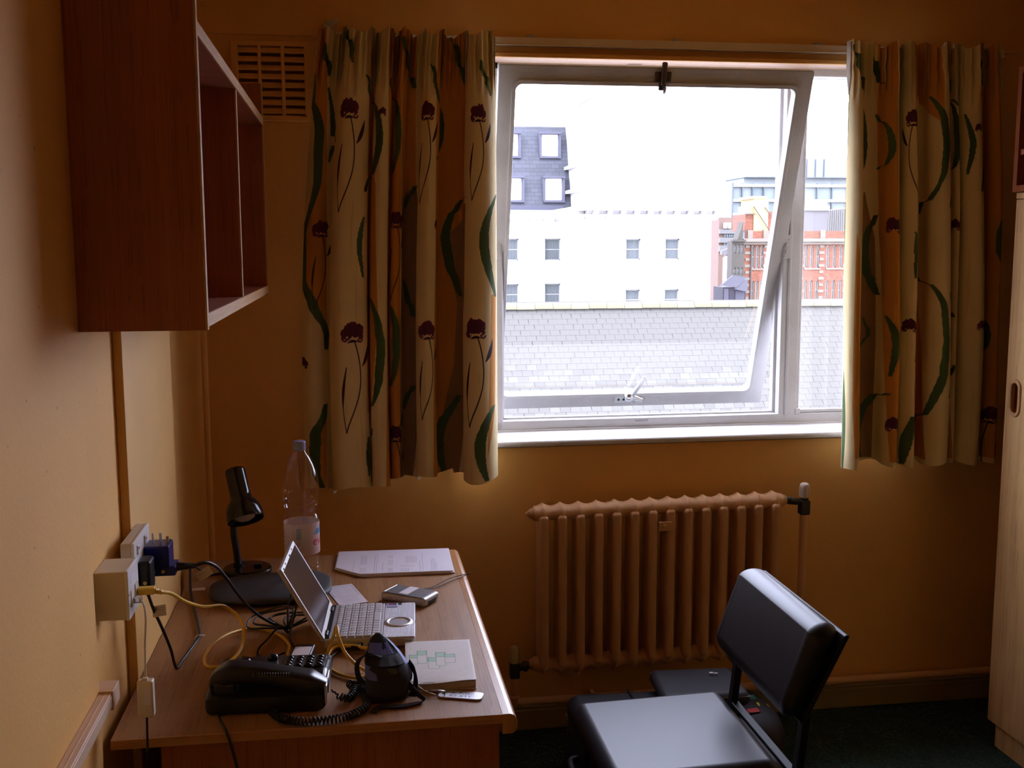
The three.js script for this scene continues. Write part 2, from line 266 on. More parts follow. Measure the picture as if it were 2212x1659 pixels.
{ // white stucco hotel with bracketed cornice and a slate mansard
  const b = thing('stucco_building', 'large white stucco building with a bracketed cornice and slate mansard', 'building', [0, 0, 0]);
  const XC = 14.37, rw = [], lw = [], white = std(lin(0.22, 0.22, 0.21), 0.8);
  for (const x of [17.3, 19.75]) for (const y of [1.33, -1.72]) rw.push([x, y, 0.9, 1.25]);
  for (const x of [10.85, 13.67]) for (const y of [1.32, -1.65]) lw.push([x, y, 1.06, 1.42]);
  const wl = part('wall', merge(holedWall(XC, 22.17, -14, 3.3, -60.4, -60, rw), box(XC, XC + 0.4, -14, 3.3, -67, -60.3), box(21.8, 22.17, -14, 3.3, -72, -60.3), holedWall(-25, XC, -14, 3.3, -67.4, -67, lw)), M.stucco, b, 'white stucco front');
  for (const [x, y, w, h] of rw) { part('window_head', box(x - 0.56, x + 0.56, y + 0.63, y + 0.72, -60.02, -59.93), M.stucco, b); part('window_ledge', box(x - 0.5, x + 0.5, y - 0.7, y - 0.62, -60.02, -59.9), M.stucco, b); sashWindow(b, x, y, -60.28, w, h, white, M.farGlass, 1, 0.1); }
  for (const [x, y, w, h] of lw) { part('window_head', box(x - 0.66, x + 0.66, y + 0.72, y + 0.82, -67.02, -66.93), M.stucco, b); part('window_ledge', box(x - 0.6, x + 0.6, y - 0.8, y - 0.71, -67.02, -66.88), M.stucco, b); sashWindow(b, x, y, -67.28, w, h, white, M.farGlass, 1, 0.1); }
  part('cornice', merge(box(XC - 0.9, 22.9, 3.62, 3.86, -59.95, -59.1), box(XC - 0.25, 22.5, 3.3, 3.42, -59.99, -59.7), box(XC - 0.9, XC + 0.05, 3.62, 3.86, -66.0, -59.96), box(-25, XC - 0.1, 3.62, 3.86, -66.98, -66.01), box(-25, XC - 0.3, 3.25, 3.4, -66.98, -66.7), box(XC - 0.25, XC - 0.01, 3.25, 3.42, -66.69, -60), box(XC + 0.06, 22.4, 3.45, 4.0, -63, -60.1)), M.stucco, b);
  const bk = extrude(shapeOf([[0, 0.42], [0.78, 0.42], [0.76, 0.24], [0.5, 0.2], [0.28, 0.04], [0.2, -0.12], [0, -0.16]]), 0.26, 0.02);
  const front = bk.clone().rotateY(-PI / 2), side = bk.clone().rotateY(PI);
  for (let k = 0; k < 10; k++) { const m = part('bracket', front, M.stucco, b); m.position.set(15.0 + k * 0.83, 3.22, -60); }
  for (let k = 0; k < 7; k++) { const m = part('bracket', front, M.stucco, b); m.position.set(8.6 + k * 0.86, 3.22, -67); }
  for (let k = 0; k < 7; k++) { const m = part('bracket', side, M.stucco, b); m.position.set(XC, 3.22, -60.6 - k * 0.86); }
  { // mansard storeys: the left one slated, the right one rendered white
    const face = (y) => -67 - (y - 4.2) * 0.37, hw = [];
    for (const [x, y] of [[11.0, 8.2], [13.7, 8.2], [11.05, 5.25], [13.75, 5.25]]) hw.push([x, (y - 4.1) * 1.066, 1.15, 1.5]);
    const m = holedWall(-25, 15.0, 0, 5.75, -0.3, 0, hw).rotateX(-0.355).translate(0, 4.1, -66.95);
    part('mansard_roof', metres(m), M.slateWall, b, 'blue grey slated mansard');
    part('gutter', merge(box(-25, 14.3, 3.86, 4.16, -67.1, -66.5)), std(lin(0.05, 0.05, 0.068), 0.8), b, 'dark lead gutter');
    for (const [x, y] of [[11.0, 8.2], [13.7, 8.2], [11.05, 5.25], [13.75, 5.25]]) {
      const z = face(y) - 0.05, fr = merge(box(x - 0.72, x + 0.72, y + 0.72, y + 0.86, z - 0.8, z + 0.62), box(x - 0.72, x - 0.58, y - 0.8, y + 0.74, z - 0.6, z + 0.5), box(x + 0.58, x + 0.72, y - 0.8, y + 0.74, z - 0.6, z + 0.5), box(x - 0.72, x + 0.72, y - 0.86, y - 0.74, z - 0.4, z + 0.55));
      const d = part('dormer', fr, std(lin(0.075, 0.073, 0.095), 0.9), b, 'lead clad dormer');
      part('blind', box(x - 0.6, x + 0.6, y - 0.78, y + 0.74, z - 0.02, z + 0.1), std(lin(0.78, 0.77, 0.75), 0.8), d, 'drawn white blind');
    }
    part('mansard_wall', merge(box(15.2, 22.3, 3.8, 10.5, -66.5, -61.6), box(14.9, 15.2, 3.8, 9.9, -69.5, -61.5), box(14.6, 15.3, 6.55, 6.75, -68, -61.3), box(14.5, 15.3, 4.95, 5.15, -67.5, -61.2)), M.stucco, b, 'white rendered upper storeys');
    part('parapet', merge(box(14.7, 22.6, 10.5, 10.75, -66.6, -61.2)), M.stucco, b);
    part('chimney_stack', merge(box(15.2, 17.5, 10.7, 14.8, -68, -65), box(15.0, 17.7, 12.6, 12.8, -68.2, -64.8), box(14.9, 17.8, 14.2, 14.5, -68.3, -64.7)), M.stucco, b);
  }
}
{ // red brick building with stone quoins
  const b = thing('brick_building', 'red brick building with white windows and stone banding beyond the roofs', 'building', [0, 0, 0]);
  const z = -75, brick = std(lin(0.185, 0.072, 0.040), 0.85, { map: dataTex(128, 128, (u, v) => { const r = Math.floor(v * 16), c = Math.floor(u * 8 + (r % 2) * 0.5), mo = (v * 16) % 1 < 0.14 || (u * 8 + (r % 2) * 0.5) % 1 < 0.06, k = 200 + 55 * hash(c % 8, r, 3); return mo ? [235, 225, 215] : [k, k * 0.95, k * 0.92]; }) });
  brick.map.repeat.set(1 / 1.8, 1 / 1.2);
  const stone = std(lin(0.15, 0.125, 0.095), 0.9), dirty = std(lin(0.07, 0.055, 0.045), 0.9), frame = std(lin(0.20, 0.185, 0.155), 0.8), sc = 1 / 127.4 * 4.146;
  const PX = (px) => 29.96 + (px - 1605) * 0.03675, PY = (py) => 1.96 - (py - 518) * 0.0350;
  const wins = [], add = (xs, y0, y1, w) => { for (const x of xs) wins.push([PX(x), (PY(y0) + PY(y1)) / 2, w, PY(y0) - PY(y1)]); };
  const up = [1625, 1634.5, 1644, 1660, 1722, 1740, 1752.5, 1766, 1788, 1802.5, 1817, 1845, 1858];
  add(up, 531, 579, 0.25); add(up, 607, 650, 0.25);
  part('wall', metres(merge(holedWall(PX(1604), PX(1925), -14, PY(520), z - 0.4, z, wins))), brick, b, 'red brick front');
  part('side_wall', metres(merge(box(PX(1604), PX(1604) + 0.4, -14, PY(520), z - 1.4, z - 0.4))), brick, b);
  for (const [x, y, w, h] of wins) sashWindow(b, x, y, z - 0.2, w, h, frame, M.darkGlass, 2, 0.12, false);
  part('cornice', merge(box(PX(1598), PX(1930), PY(522), PY(515.5), z, z + 0.6), box(PX(1600), PX(1930), PY(528), PY(522), z, z + 0.3)), stone, b, 'grey stone cornice');
  part('parapet', metres(box(PX(1608), PX(1925), PY(515), PY(499), z - 0.3, z + 0.05)), brick, b);
  for (const px of [1616, 1650, 1688, 1727, 1774, 1828]) part('parapet_pier', box(PX(px) - 0.2, PX(px) + 0.2, PY(515), PY(497), z - 0.2, z + 0.15), stone, b);
  for (const px of [1612, 1652, 1672, 1712, 1729, 1774, 1828]) for (let k = 0; k < 9; k++) part('quoin', box(PX(px) - 0.16 - 0.06 * (k % 2), PX(px) + 0.16 + 0.06 * (k % 2), PY(535 + k * 14), PY(529 + k * 14), z - 0.02, z + 0.06), stone, b);
  for (const x of [[1620, 1650], [1736, 1772], [1784, 1822], [1840, 1864]]) part('sill_band', box(PX(x[0]), PX(x[1]), PY(583), PY(579.5), z, z + 0.1), stone, b);
  part('drain_pipe', cyl(V(PX(1619.5), -6, z + 0.1), V(PX(1619.5), PY(524), z + 0.1), 0.06), dirty, b, 'black rainwater pipe');
  // gable chimney with a pale rendered face and slanted stay rods
  const ch = part('chimney_stack', metres(merge(box(PX(1609), PX(1626), PY(499), PY(463), z - 3, z - 0.3), box(PX(1657), PX(1676), PY(499), PY(457), z - 3, z - 0.3))), brick, b);
  part('render_panel', merge(box(PX(1626), PX(1657), PY(499), PY(430), z - 3, z - 0.2), box(PX(1622), PX(1652), PY(430), PY(424), z - 3, z - 0.15), box(PX(1616), PX(1626), PY(463), PY(445), z - 2.6, z - 0.3)), std(lin(0.34, 0.24, 0.11), 0.9), ch, 'pale yellow rendered face');
  part('stay_rod', merge(cyl(V(PX(1624), PY(446), z - 0.1), V(PX(1659), PY(498), z), 0.035), cyl(V(PX(1648), PY(448), z - 0.1), V(PX(1676), PY(485), z), 0.035), box(PX(1606), PX(1628), PY(463.5), PY(461.5), z - 0.2, z)), dirty, ch);
}
{ // sooty stone building left of it
  const b = thing('stone_building', 'narrow soot-grey stone building beside the red brick one', 'building', [0, 0, 0]);
  const z = -74, PX = (px) => 29.06 + (px - 1590) * 0.0363, PY = (py) => 1.94 - (py - 518) * 0.0346, grey = std(lin(0.055, 0.048, 0.036), 0.9, { map: rep(T.mottle, 2) }), white = std(lin(0.16, 0.155, 0.14), 0.7), wins = [];
  for (const px of [1584.5, 1592, 1600]) { wins.push([PX(px), (PY(527) + PY(546)) / 2, 0.17, PY(527) - PY(546)]); wins.push([PX(px), (PY(577) + PY(591)) / 2, 0.17, PY(577) - PY(591)]); }
  part('wall', metres(holedWall(PX(1578), PX(1605), -14, PY(520), z - 0.4, z, wins)), grey, b);
  part('wall', metres(box(PX(1578), PX(1578) + 0.3, -14, PY(520), z - 1, z - 0.4)), grey, b);
  part('parapet', merge(box(PX(1577), PX(1605), PY(521), PY(517), z - 0.2, z + 0.3), extrude(shapeOf([[PX(1594), PY(518)], [PX(1606), PY(518)], [PX(1606), PY(478)], [PX(1603), PY(490)]]), 1).translate(0, 0, z - 1.5)), grey, b);
  for (const [x, y, w, h] of wins) sashWindow(b, x, y, z - 0.2, w, h, white, M.net, 1, 0.12, false);
}
{ // low slate-roofed sheds in front of it
  const b = thing('slate_shed', 'low shed with two grey slate lean-to roofs below the stone building', 'shed', [0, 0, 0]);
  const z = -70, PX = (px) => 26.35 + (px - 1550) * 0.0343, PY = (py) => 1.87 - (py - 518) * 0.0327, sl = std(lin(0.07, 0.068, 0.08), 0.9), wl = std(lin(0.03, 0.027, 0.034), 0.9);
  const quad = (p, zb) => { const s = shapeOf(p.map(([x, y]) => [PX(x), PY(y)])); return extrude(s, 0.2).translate(0, 0, zb); };
  part('wall', merge(box(PX(1556), PX(1581), -8, PY(618), z - 2, z), box(PX(1582), PX(1608), -8, PY(624), z - 1.6, z - 0.2)), wl, b);
  part('roof', merge(quad([[1549, 614], [1583, 618], [1606, 596], [1575, 592]], z + 0.05)), sl, b);
  part('roof', merge(quad([[1581, 623], [1607, 628], [1607, 601], [1604, 602]], z + 0.02)), sl, b);
  part('opening', box(PX(1569), PX(1581), PY(648), PY(621), z, z + 0.03), std(lin(0.022, 0.018, 0.026), 0.9), b);
  part('panel', merge(box(PX(1558), PX(1568), PY(646), PY(621), z, z + 0.05), box(PX(1584), PX(1604), PY(645), PY(626), z - 0.2, z - 0.13)), std(lin(0.055, 0.052, 0.066), 0.9), b);
}
{ // gabled brick house and the white yard walls between
  const b = thing('gabled_house', 'small brown brick house with a pale gable and white yard wall', 'house', [0, 0, 0]);
  const z = -85, PX = (px) => 32 + (px - 1550) * 0.0417, PY = (py) => 2.05 - (py - 518) * 0.0397, br = std(lin(0.125, 0.09, 0.055), 0.9);
  const poly = (p, zb, d) => extrude(shapeOf(p.map(([x, y]) => [PX(x), PY(y)])), d).translate(0, 0, zb);
  part('wall', poly([[1549, 551], [1578, 531], [1578, 640], [1549, 640]], z, 0.5), br, b);
  part('roof', poly([[1536, 542], [1566, 531], [1580, 530], [1548, 551], [1536, 550]], z + 0.5, 0.4), std(lin(0.12, 0.115, 0.12), 0.9), b);
  part('yard_wall', merge(poly([[1538, 556], [1546, 553], [1546, 650], [1538, 650]], z + 1, 0.3), poly([[1546, 576], [1556, 576], [1556, 650], [1546, 650]], z + 1.5, 0.3)), M.stucco, b);
  part('shed', poly([[1556, 573], [1580, 573], [1580, 615], [1556, 615]], z + 1, 1), std(lin(0.12, 0.15, 0.17), 0.9), b, 'pale blue cabin');
}
{ // brick and concrete office block far behind
  const b = thing('office_block', 'small distant brick office block with concrete window bands', 'building', [0, 0, 0]);
  const z = -100, PX = (px) => 37.7 + (px - 1550) * 0.0489, PY = (py) => 2.2 - (py - 518) * 0.0466;
  part('wall', box(PX(1530), PX(1575), -14, PY(473), z - 3, z), std(lin(0.12, 0.075, 0.055), 0.9), b);
  for (const [y0, y1] of [[507, 498], [526, 515], [545, 532]]) part('concrete_band', box(PX(1530), PX(1563), PY(y0), PY(y1), z, z + 0.3), std(lin(0.11, 0.107, 0.10), 0.9), b);
  for (const y of [511, 529]) for (let k = 0; k < 5; k++) part('window', box(PX(1540 + k * 4.8), PX(1543.6 + k * 4.8), PY(y + 3), PY(y - 3), z, z + 0.2), M.farGlass, b);
  part('dormer', merge(box(PX(1539), PX(1544.5), PY(496), PY(484), z, z + 0.4), box(PX(1547), PX(1552.5), PY(496), PY(484), z, z + 0.4)), M.stucco, b);
}
{ // glazed office building
  const b = thing('glass_building', 'pale blue glazed office building behind the brick one', 'building', [0, 0, 0]);
  const z = -110, PX = (px) => 41.65 + (px - 1582) * 0.0534, PY = (py) => 8.06 - (py - 400) * 0.0516;
  const cols = [1570, 1582, 1602, 1624, 1648, 1674.5, 1702, 1731, 1763, 1795.5, 1829.5, 1864, 1900], rows = [398, 429, 458, 487, 511, 536];
  const tint = [0, 1, 2, 3].map((k) => phys(lin(0.112 + 0.012 * k, 0.137 + 0.010 * k, 0.135 + 0.008 * k), 0.5, { specularIntensity: 0.3 })), post = std(lin(0.062, 0.075, 0.082), 0.9), slab = std(lin(0.17, 0.175, 0.17), 0.9), r4 = rng(5);
  part('core', box(PX(1583), PX(1900), -14, PY(400), z - 12, z - 0.3), slab, b);
  for (let j = 0; j < rows.length - 1; j++) {
    part('spandrel', box(PX(j > 2 ? 1570 : 1582), PX(1900), PY(rows[j] + 6), PY(rows[j]), z - 0.2, z + 0.35), slab, b);
    for (let i = j > 2 ? 0 : 1; i < cols.length - 1; i++) part('pane', box(PX(cols[i] + 1), PX(cols[i + 1] - 1), PY(rows[j + 1]), PY(rows[j] + 6), z - 0.2, z), tint[Math.floor(r4() * 4)], b);
  }
  for (let i = 0; i < cols.length - 1; i++) part('post', box(PX(cols[i] - 1), PX(cols[i] + 1.1), -14, PY(i ? 396 : 480), z, z + 0.3), post, b);
  part('upper_storey', merge(box(PX(1634), PX(1900), PY(396), PY(380), z - 10, z - 4)), std(lin(0.15, 0.165, 0.16), 0.9), b);
  part('roof_edge', box(PX(1632), PX(1900), PY(380), PY(378), z - 10, z - 3.2), post, b);
  part('tower', box(PX(1740), PX(1900), PY(396), PY(330), z - 14, z - 8), std(lin(0.155, 0.17, 0.165), 0.9), b, 'pale glazed tower');
  for (let k = 0; k < 6; k++) part('tower_fin', box(PX(1745 + k * 20), PX(1746.5 + k * 20), PY(396), PY(332), z - 8, z - 7.8), post, b);
}
{ // plant room on the brick building's roof
  const b = thing('rooftop_building', 'grey rooftop plant room with pale ribbed cladding', 'building', [0, 0, 0]);
  const z = -84, PX = (px) => 34 + (px - 1605) * 0.0411, PY = (py) => 2.04 - (py - 518) * 0.0392;
  part('wall', box(PX(1690), PX(1767), -14, PY(456), z - 4, z), std(lin(0.105, 0.10, 0.098), 0.9), b);
  part('coping', box(PX(1690), PX(1770), PY(456), PY(446), z - 4, z + 0.2), M.stucco, b);
  part('brick_top', box(PX(1715), PX(1773), PY(446), PY(436), z - 3, z - 0.5), std(lin(0.14, 0.11, 0.09), 0.9), b);
  const poly = (p, zb, d) => extrude(shapeOf(p.map(([x, y]) => [PX(x), PY(y)])), d).translate(0, 0, zb);
  part('cladding', poly([[1767, 520], [1767, 456], [1846, 447], [1900, 441], [1900, 520]], z - 3, 3), std(lin(0.155, 0.152, 0.14), 0.9), b);
  for (let k = 0; k < 22; k++) part('rib', box(PX(1769 + k * 4.6), PX(1770 + k * 4.6), PY(500), PY(455.5 - k * 0.55), z, z + 0.1), std(lin(0.11, 0.105, 0.092), 0.9), b);
}
// ---------------------------------------------------------------- fixed furniture
{ // white curtain track on the lintel
  const t = thing('curtain_rail', 'white painted curtain track above the window with dusty end stop', 'curtain rail', [0, 0, 0]);
  part('track', metres(merge(rbox(0.335, 2.47, 2.131, 2.156, 0.014, 0.024, 0.002), rbox(0.335, 2.47, 2.131, 2.136, 0.006, 0.028, 0.002), box(0.34, 2.46, 2.15, 2.156, 0.0055, 0.02))), std(lin(0.74, 0.60, 0.42), 0.5), t);
  for (const x of [0.44, 0.95, 1.4, 1.85, 2.4]) part('bracket', rbox(x - 0.012, x + 0.012, 2.138, 2.164, 0.0052, 0.02, 0.003), M.whitePaint, t);
  part('end_stop', rbox(0.345, 0.366, 2.152, 2.176, 0.012, 0.028, 0.005), std(lin(0.6, 0.54, 0.45), 0.8), t);
  part('tape_strip', merge(rbox(-0.022, 0.022, -0.006, 0.006, 0, 0.003, 0.001).rotateZ(0.5).translate(0.368, 2.182, 0.012), rbox(-0.016, 0.016, -0.005, 0.005, 0, 0.003, 0.001).rotateZ(-0.7).translate(0.363, 2.181, 0.015)), std(lin(0.62, 0.56, 0.47), 0.7), t);
}
// printed curtain cloth: a plan of folds swept from hem to heading
function foldPlan(pts) { const c = new THREE.CatmullRomCurve3(pts.map(([x, z]) => V(x, 0, z)), false, 'centripetal'); return c.getSpacedPoints(420); }
const GREEN = '#4a6438', STEM = '#3d1f36', PLUM = '#612044';
function curtain(name, label, plan, xTop, hem, print, lean) {
  const P = foldPlan(plan), n = P.length - 1, rows = 64, top = 2.158, u = [0];
  for (let i = 1; i <= n; i++) u.push(u[i - 1] + P[i].distanceTo(P[i - 1]));
  const W = u[n], bot = 0.80, H = top - bot, x0 = P[0].x, x1 = P[n].x;
  const xi = P.map((p) => p.x), zi = P.map((p) => p.z);
  const wide = (t) => 1 - Math.pow(t, 2.2);                          // t: 0 at the hem, 1 at the heading
  const at = (i, t) => {
    const f = (xi[i] - x0) / (x1 - x0), k = Math.pow(t, 2.4), gs = Math.min(1, Math.max(0, (t - 0.85) / 0.085)), g = gs * gs * (3 - 2 * gs);
    const xt = xTop[0] + (xTop[1] - xTop[0]) * (0.55 * f + 0.45 * (i / n));
    let x = xi[i] * (1 - k) + xt * k + lean(f, t);
    const gather = g * (0.011 * Math.sin(i * 0.62) + 0.007 * Math.sin(i * 0.37 + 1.3)) - 0.007 * Math.exp(-(((t - 0.945) / 0.007) ** 2));   // pencil pleats of the heading tape
    const z = 0.057 + (zi[i] - 0.055) * 1.3 * (1 - 0.55 * k) + gather + 0.004 * Math.sin(t * 9 + i * 0.05);
    return V(x, 0, z);
  };
  const hemY = (i) => hem(i / n);
  const pos = [], uv = [], idx = [];
  for (let r = 0; r <= rows; r++) for (let i = 0; i <= n; i++) {
    const t = r / rows, y = hemY(i) + (top - 0.006 + 0.01 * Math.sin(i * 0.13) - hemY(i)) * t, p = at(i, (y - bot) / H);
    pos.push(p.x, y, p.z); uv.push(u[i] / W, (y - bot) / H);
  }
  for (let r = 0; r < rows; r++) for (let i = 0; i < n; i++) { const a = r * (n + 1) + i, b = a + 1, c = a + n + 1, d = c + 1; idx.push(a, b, d, a, d, c); }
  const g = new THREE.BufferGeometry(); g.setAttribute('position', new THREE.Float32BufferAttribute(pos, 3)); g.setAttribute('uv', new THREE.Float32BufferAttribute(uv, 2)); g.setIndex(idx); g.computeVertexNormals();
  const back = g.clone(), bp = back.attributes.position, bn = back.attributes.normal; for (let i = 0; i < bp.count; i++) bp.setXYZ(i, bp.getX(i) - bn.getX(i) * 0.0022, bp.getY(i), bp.getZ(i) - bn.getZ(i) * 0.0022);
  // where on the cloth a point of the face of a fold lies: the sample at that x and height which stands furthest into the room
  const uAt = (x, y) => { const t = (y - bot) / H; let best = 0, bz = -9; for (let i = 0; i <= n; i++) { const p = at(i, t); if (Math.abs(p.x - x) < 0.004 && p.z > bz) { bz = p.z; best = i; } } if (bz < -8) { let d = 9; for (let i = 0; i <= n; i++) { const e = Math.abs(at(i, t).x - x); if (e < d) { d = e; best = i; } } } return u[best]; };
  const TW = 1024, TH = 1024, S = (q) => [(q[0] / W) * TW, (1 - (q[1] - bot) / H) * TH];
  const tex = canvasTex(TW, TH, (c) => print(c, uAt, S, TW / W, TH / H, W));
  const o = thing(name, label, 'curtain', [0, 0, 0]);
  part('cloth', g, phys(lin(1, 1, 1), 0.9, { map: tex, bumpMap: rep(T.weave, 0.012 / W, 0.012 / H), bumpScale: 0.0002, sheen: 0.15, sheenRoughness: 0.8 }), o, 'cream curtain cloth printed with green vines and plum flowers');
  part('lining', back, phys(lin(0.72, 0.66, 0.55), 0.9, { transmission: 0.12, thickness: 0 }), o);
  for (let k = 0; k < 9; k++) { const i = Math.round(((k + 0.5) / 9) * n), p = at(i, (2.14 - bot) / H); part('hook', cyl(V(p.x, 2.142, 0.0245), V(p.x, 2.142, p.z - 0.003), 0.002, 0.002, 6), M.whitePaint, o); }
  return o;
}
function printer(X, Y, spec) {
  return (c, uAt, S, kx, ky, W) => {
    const q = (px, py) => { const x = X(px, py), y = Y(py); return S([uAt(x, y), y]); };
    c.fillStyle = '#efdca6'; c.fillRect(0, 0, 1024, 1024);
    const r = rng(spec.seed);
    const strip = (pts, w, col) => { c.fillStyle = col; c.beginPath(); const L = [], R = []; pts.forEach(([px, py, k = 1]) => { const [a, b] = q(px, py); L.push([a - (w * k * 0.00134 * kx) / 2, b]); R.push([a + (w * k * 0.00134 * kx) / 2, b]); }); const all = [...L, ...R.reverse()]; all.forEach(([a, b], i) => (i ? c.lineTo(a, b) : c.moveTo(a, b))); c.closePath(); c.fill(); };
    for (const [col, l, rr] of spec.bands) { // coloured grounds between two edges
      c.fillStyle = col; c.beginPath(); const a = l.map((p) => q(...p)), b = rr.map((p) => q(...p)).reverse(); [...a, ...b].forEach(([x, y], i) => (i ? c.lineTo(x, y) : c.moveTo(x, y))); c.closePath(); c.fill();
    }
    for (let k = 0; k < 420; k++) { // dry brush streaks of ochre
      const x = r() * 1024, y = r() * 1024, h = 30 + r() * 110, w = 3 + r() * 9; c.globalAlpha = 0.05 + 0.1 * r(); c.fillStyle = r() < 0.6 ? '#c9822c' : '#f0dcae'; c.beginPath(); c.moveTo(x, y); c.quadraticCurveTo(x + w, y + h / 2, x + (r() - 0.5) * 10, y + h); c.quadraticCurveTo(x - w * 0.3, y + h / 2, x, y); c.fill();
    }
    c.globalAlpha = 1;
    for (const [ya, yb, u0, u1, col] of spec.edge || []) { c.fillStyle = col; c.beginPath(); for (let i = 0; i <= 20; i++) { const y = ya + ((yb - ya) * i) / 20, w = Math.sin((PI * i) / 20), q1 = S([u0 + (1 - w) * (u1 - u0) * 0.5, y]), q0 = S([u1 - (1 - w) * (u1 - u0) * 0.5, y]); i ? c.lineTo(...q1) : c.moveTo(...q1); if (i === 20) for (let j = 20; j >= 0; j--) { const yy = ya + ((yb - ya) * j) / 20, ww = Math.sin((PI * j) / 20); c.lineTo(...S([u1 - (1 - ww) * (u1 - u0) * 0.5, yy])); } } c.closePath(); c.fill(); }
    for (const v of spec.vines) { const d = []; const cv = new THREE.CatmullRomCurve3(v.pts.map(([x, y]) => V(x, y, 0))); for (let i = 0; i <= 40; i++) { const t = i / 40, p = cv.getPoint(t); d.push([p.x, p.y, v.leaf ? 0.42 + 0.58 * Math.sin(PI * Math.min(1, Math.max(0, t))) : 1]); }
      strip(d, v.w || 24, GREEN); c.globalAlpha = 0.25; c.strokeStyle = '#2c4d2a'; c.lineWidth = 1; for (let i = 0; i < 40; i += 1) { const [a, b] = q(d[i][0], d[i][1]), h = ((v.w || 24) * d[i][2] * 0.00134 * kx) / 2; c.beginPath(); c.moveTo(a - h, b + 3); c.lineTo(a + h, b - 3); c.stroke(); } c.globalAlpha = 1; }
    for (const [fx, fy, s = 1, m = 1, stem = 1] of spec.flowers) {
      const [a, b] = q(fx, fy), p = 0.00134 * kx * s, py = 0.00134 * ky * s, L = (dx, dy) => [a + dx * p * m, b + dy * py];
      if (stem) {
        c.strokeStyle = STEM; c.lineCap = 'round'; c.lineWidth = 2.6 * p; c.beginPath(); c.moveTo(...L(4, 14)); c.bezierCurveTo(...L(20, 60), ...L(24, 110), ...L(8, 150)); c.bezierCurveTo(...L(0, 175), ...L(-10, 190), ...L(-16, 214)); c.stroke();
        c.lineWidth = 1.6 * p; c.beginPath(); c.moveTo(...L(-16, 214)); c.bezierCurveTo(...L(-24, 170), ...L(-26, 120), ...L(-14, 72)); c.stroke();
        c.fillStyle = STEM; c.beginPath(); c.moveTo(...L(-13, 72)); c.quadraticCurveTo(...L(-18, 110), ...L(-22, 165)); c.quadraticCurveTo(...L(-30, 120), ...L(-13, 72)); c.fill();
        c.beginPath(); c.moveTo(...L(22, 72)); c.quadraticCurveTo(...L(46, 60), ...L(44, 20)); c.quadraticCurveTo(...L(30, 46), ...L(22, 72)); c.fill();
        c.beginPath(); c.moveTo(...L(-12, 20)); c.quadraticCurveTo(...L(-2, 6), ...L(14, 18)); c.quadraticCurveTo(...L(0, 18), ...L(-12, 20)); c.fill();
      }
      c.fillStyle = PLUM; for (let k = 0; k < 15; k++) { const t = (k / 15) * PI * 1.5 - PI * 1.25, R = 14 + 9 * r(); const [ex, ey] = L(Math.cos(t) * R, Math.sin(t) * R * 0.8 - 2); c.beginPath(); c.ellipse(ex, ey, (4.5 + 4 * r()) * p, (5 + 4 * r()) * py, r() * 3, 0, 7); c.fill(); }
      c.strokeStyle = PLUM; c.lineWidth = 3.4 * p; for (const [lx, ly] of [[-17, 9], [18, 11], [15, 4]]) { const [qx, qy] = L(lx, ly); c.beginPath(); c.arc(qx, qy, 6 * p, 0.4, 5.4); c.stroke(); }
      c.beginPath(); const [ex, ey] = L(0, -4); c.ellipse(ex, ey, 15 * p, 13 * py, 0, 0, 7); c.fill();
      c.strokeStyle = '#3f1530'; c.lineWidth = 1.3 * p; for (let k = 0; k < 6; k++) { c.beginPath(); c.moveTo(...L(-14 + 5 * k, 8)); c.quadraticCurveTo(...L(-10 + 4 * k, -6), ...L(-16 + 6.4 * k, -18)); c.stroke(); }
      c.fillStyle = '#efdca6'; for (let k = 0; k < 3; k++) { const [hx, hy] = L(-12 + 12 * k, 7 + 3 * r()); c.beginPath(); c.ellipse(hx, hy, 2.2 * p, 2.6 * py, 0, 0, 7); c.fill(); }
    }
  };
}
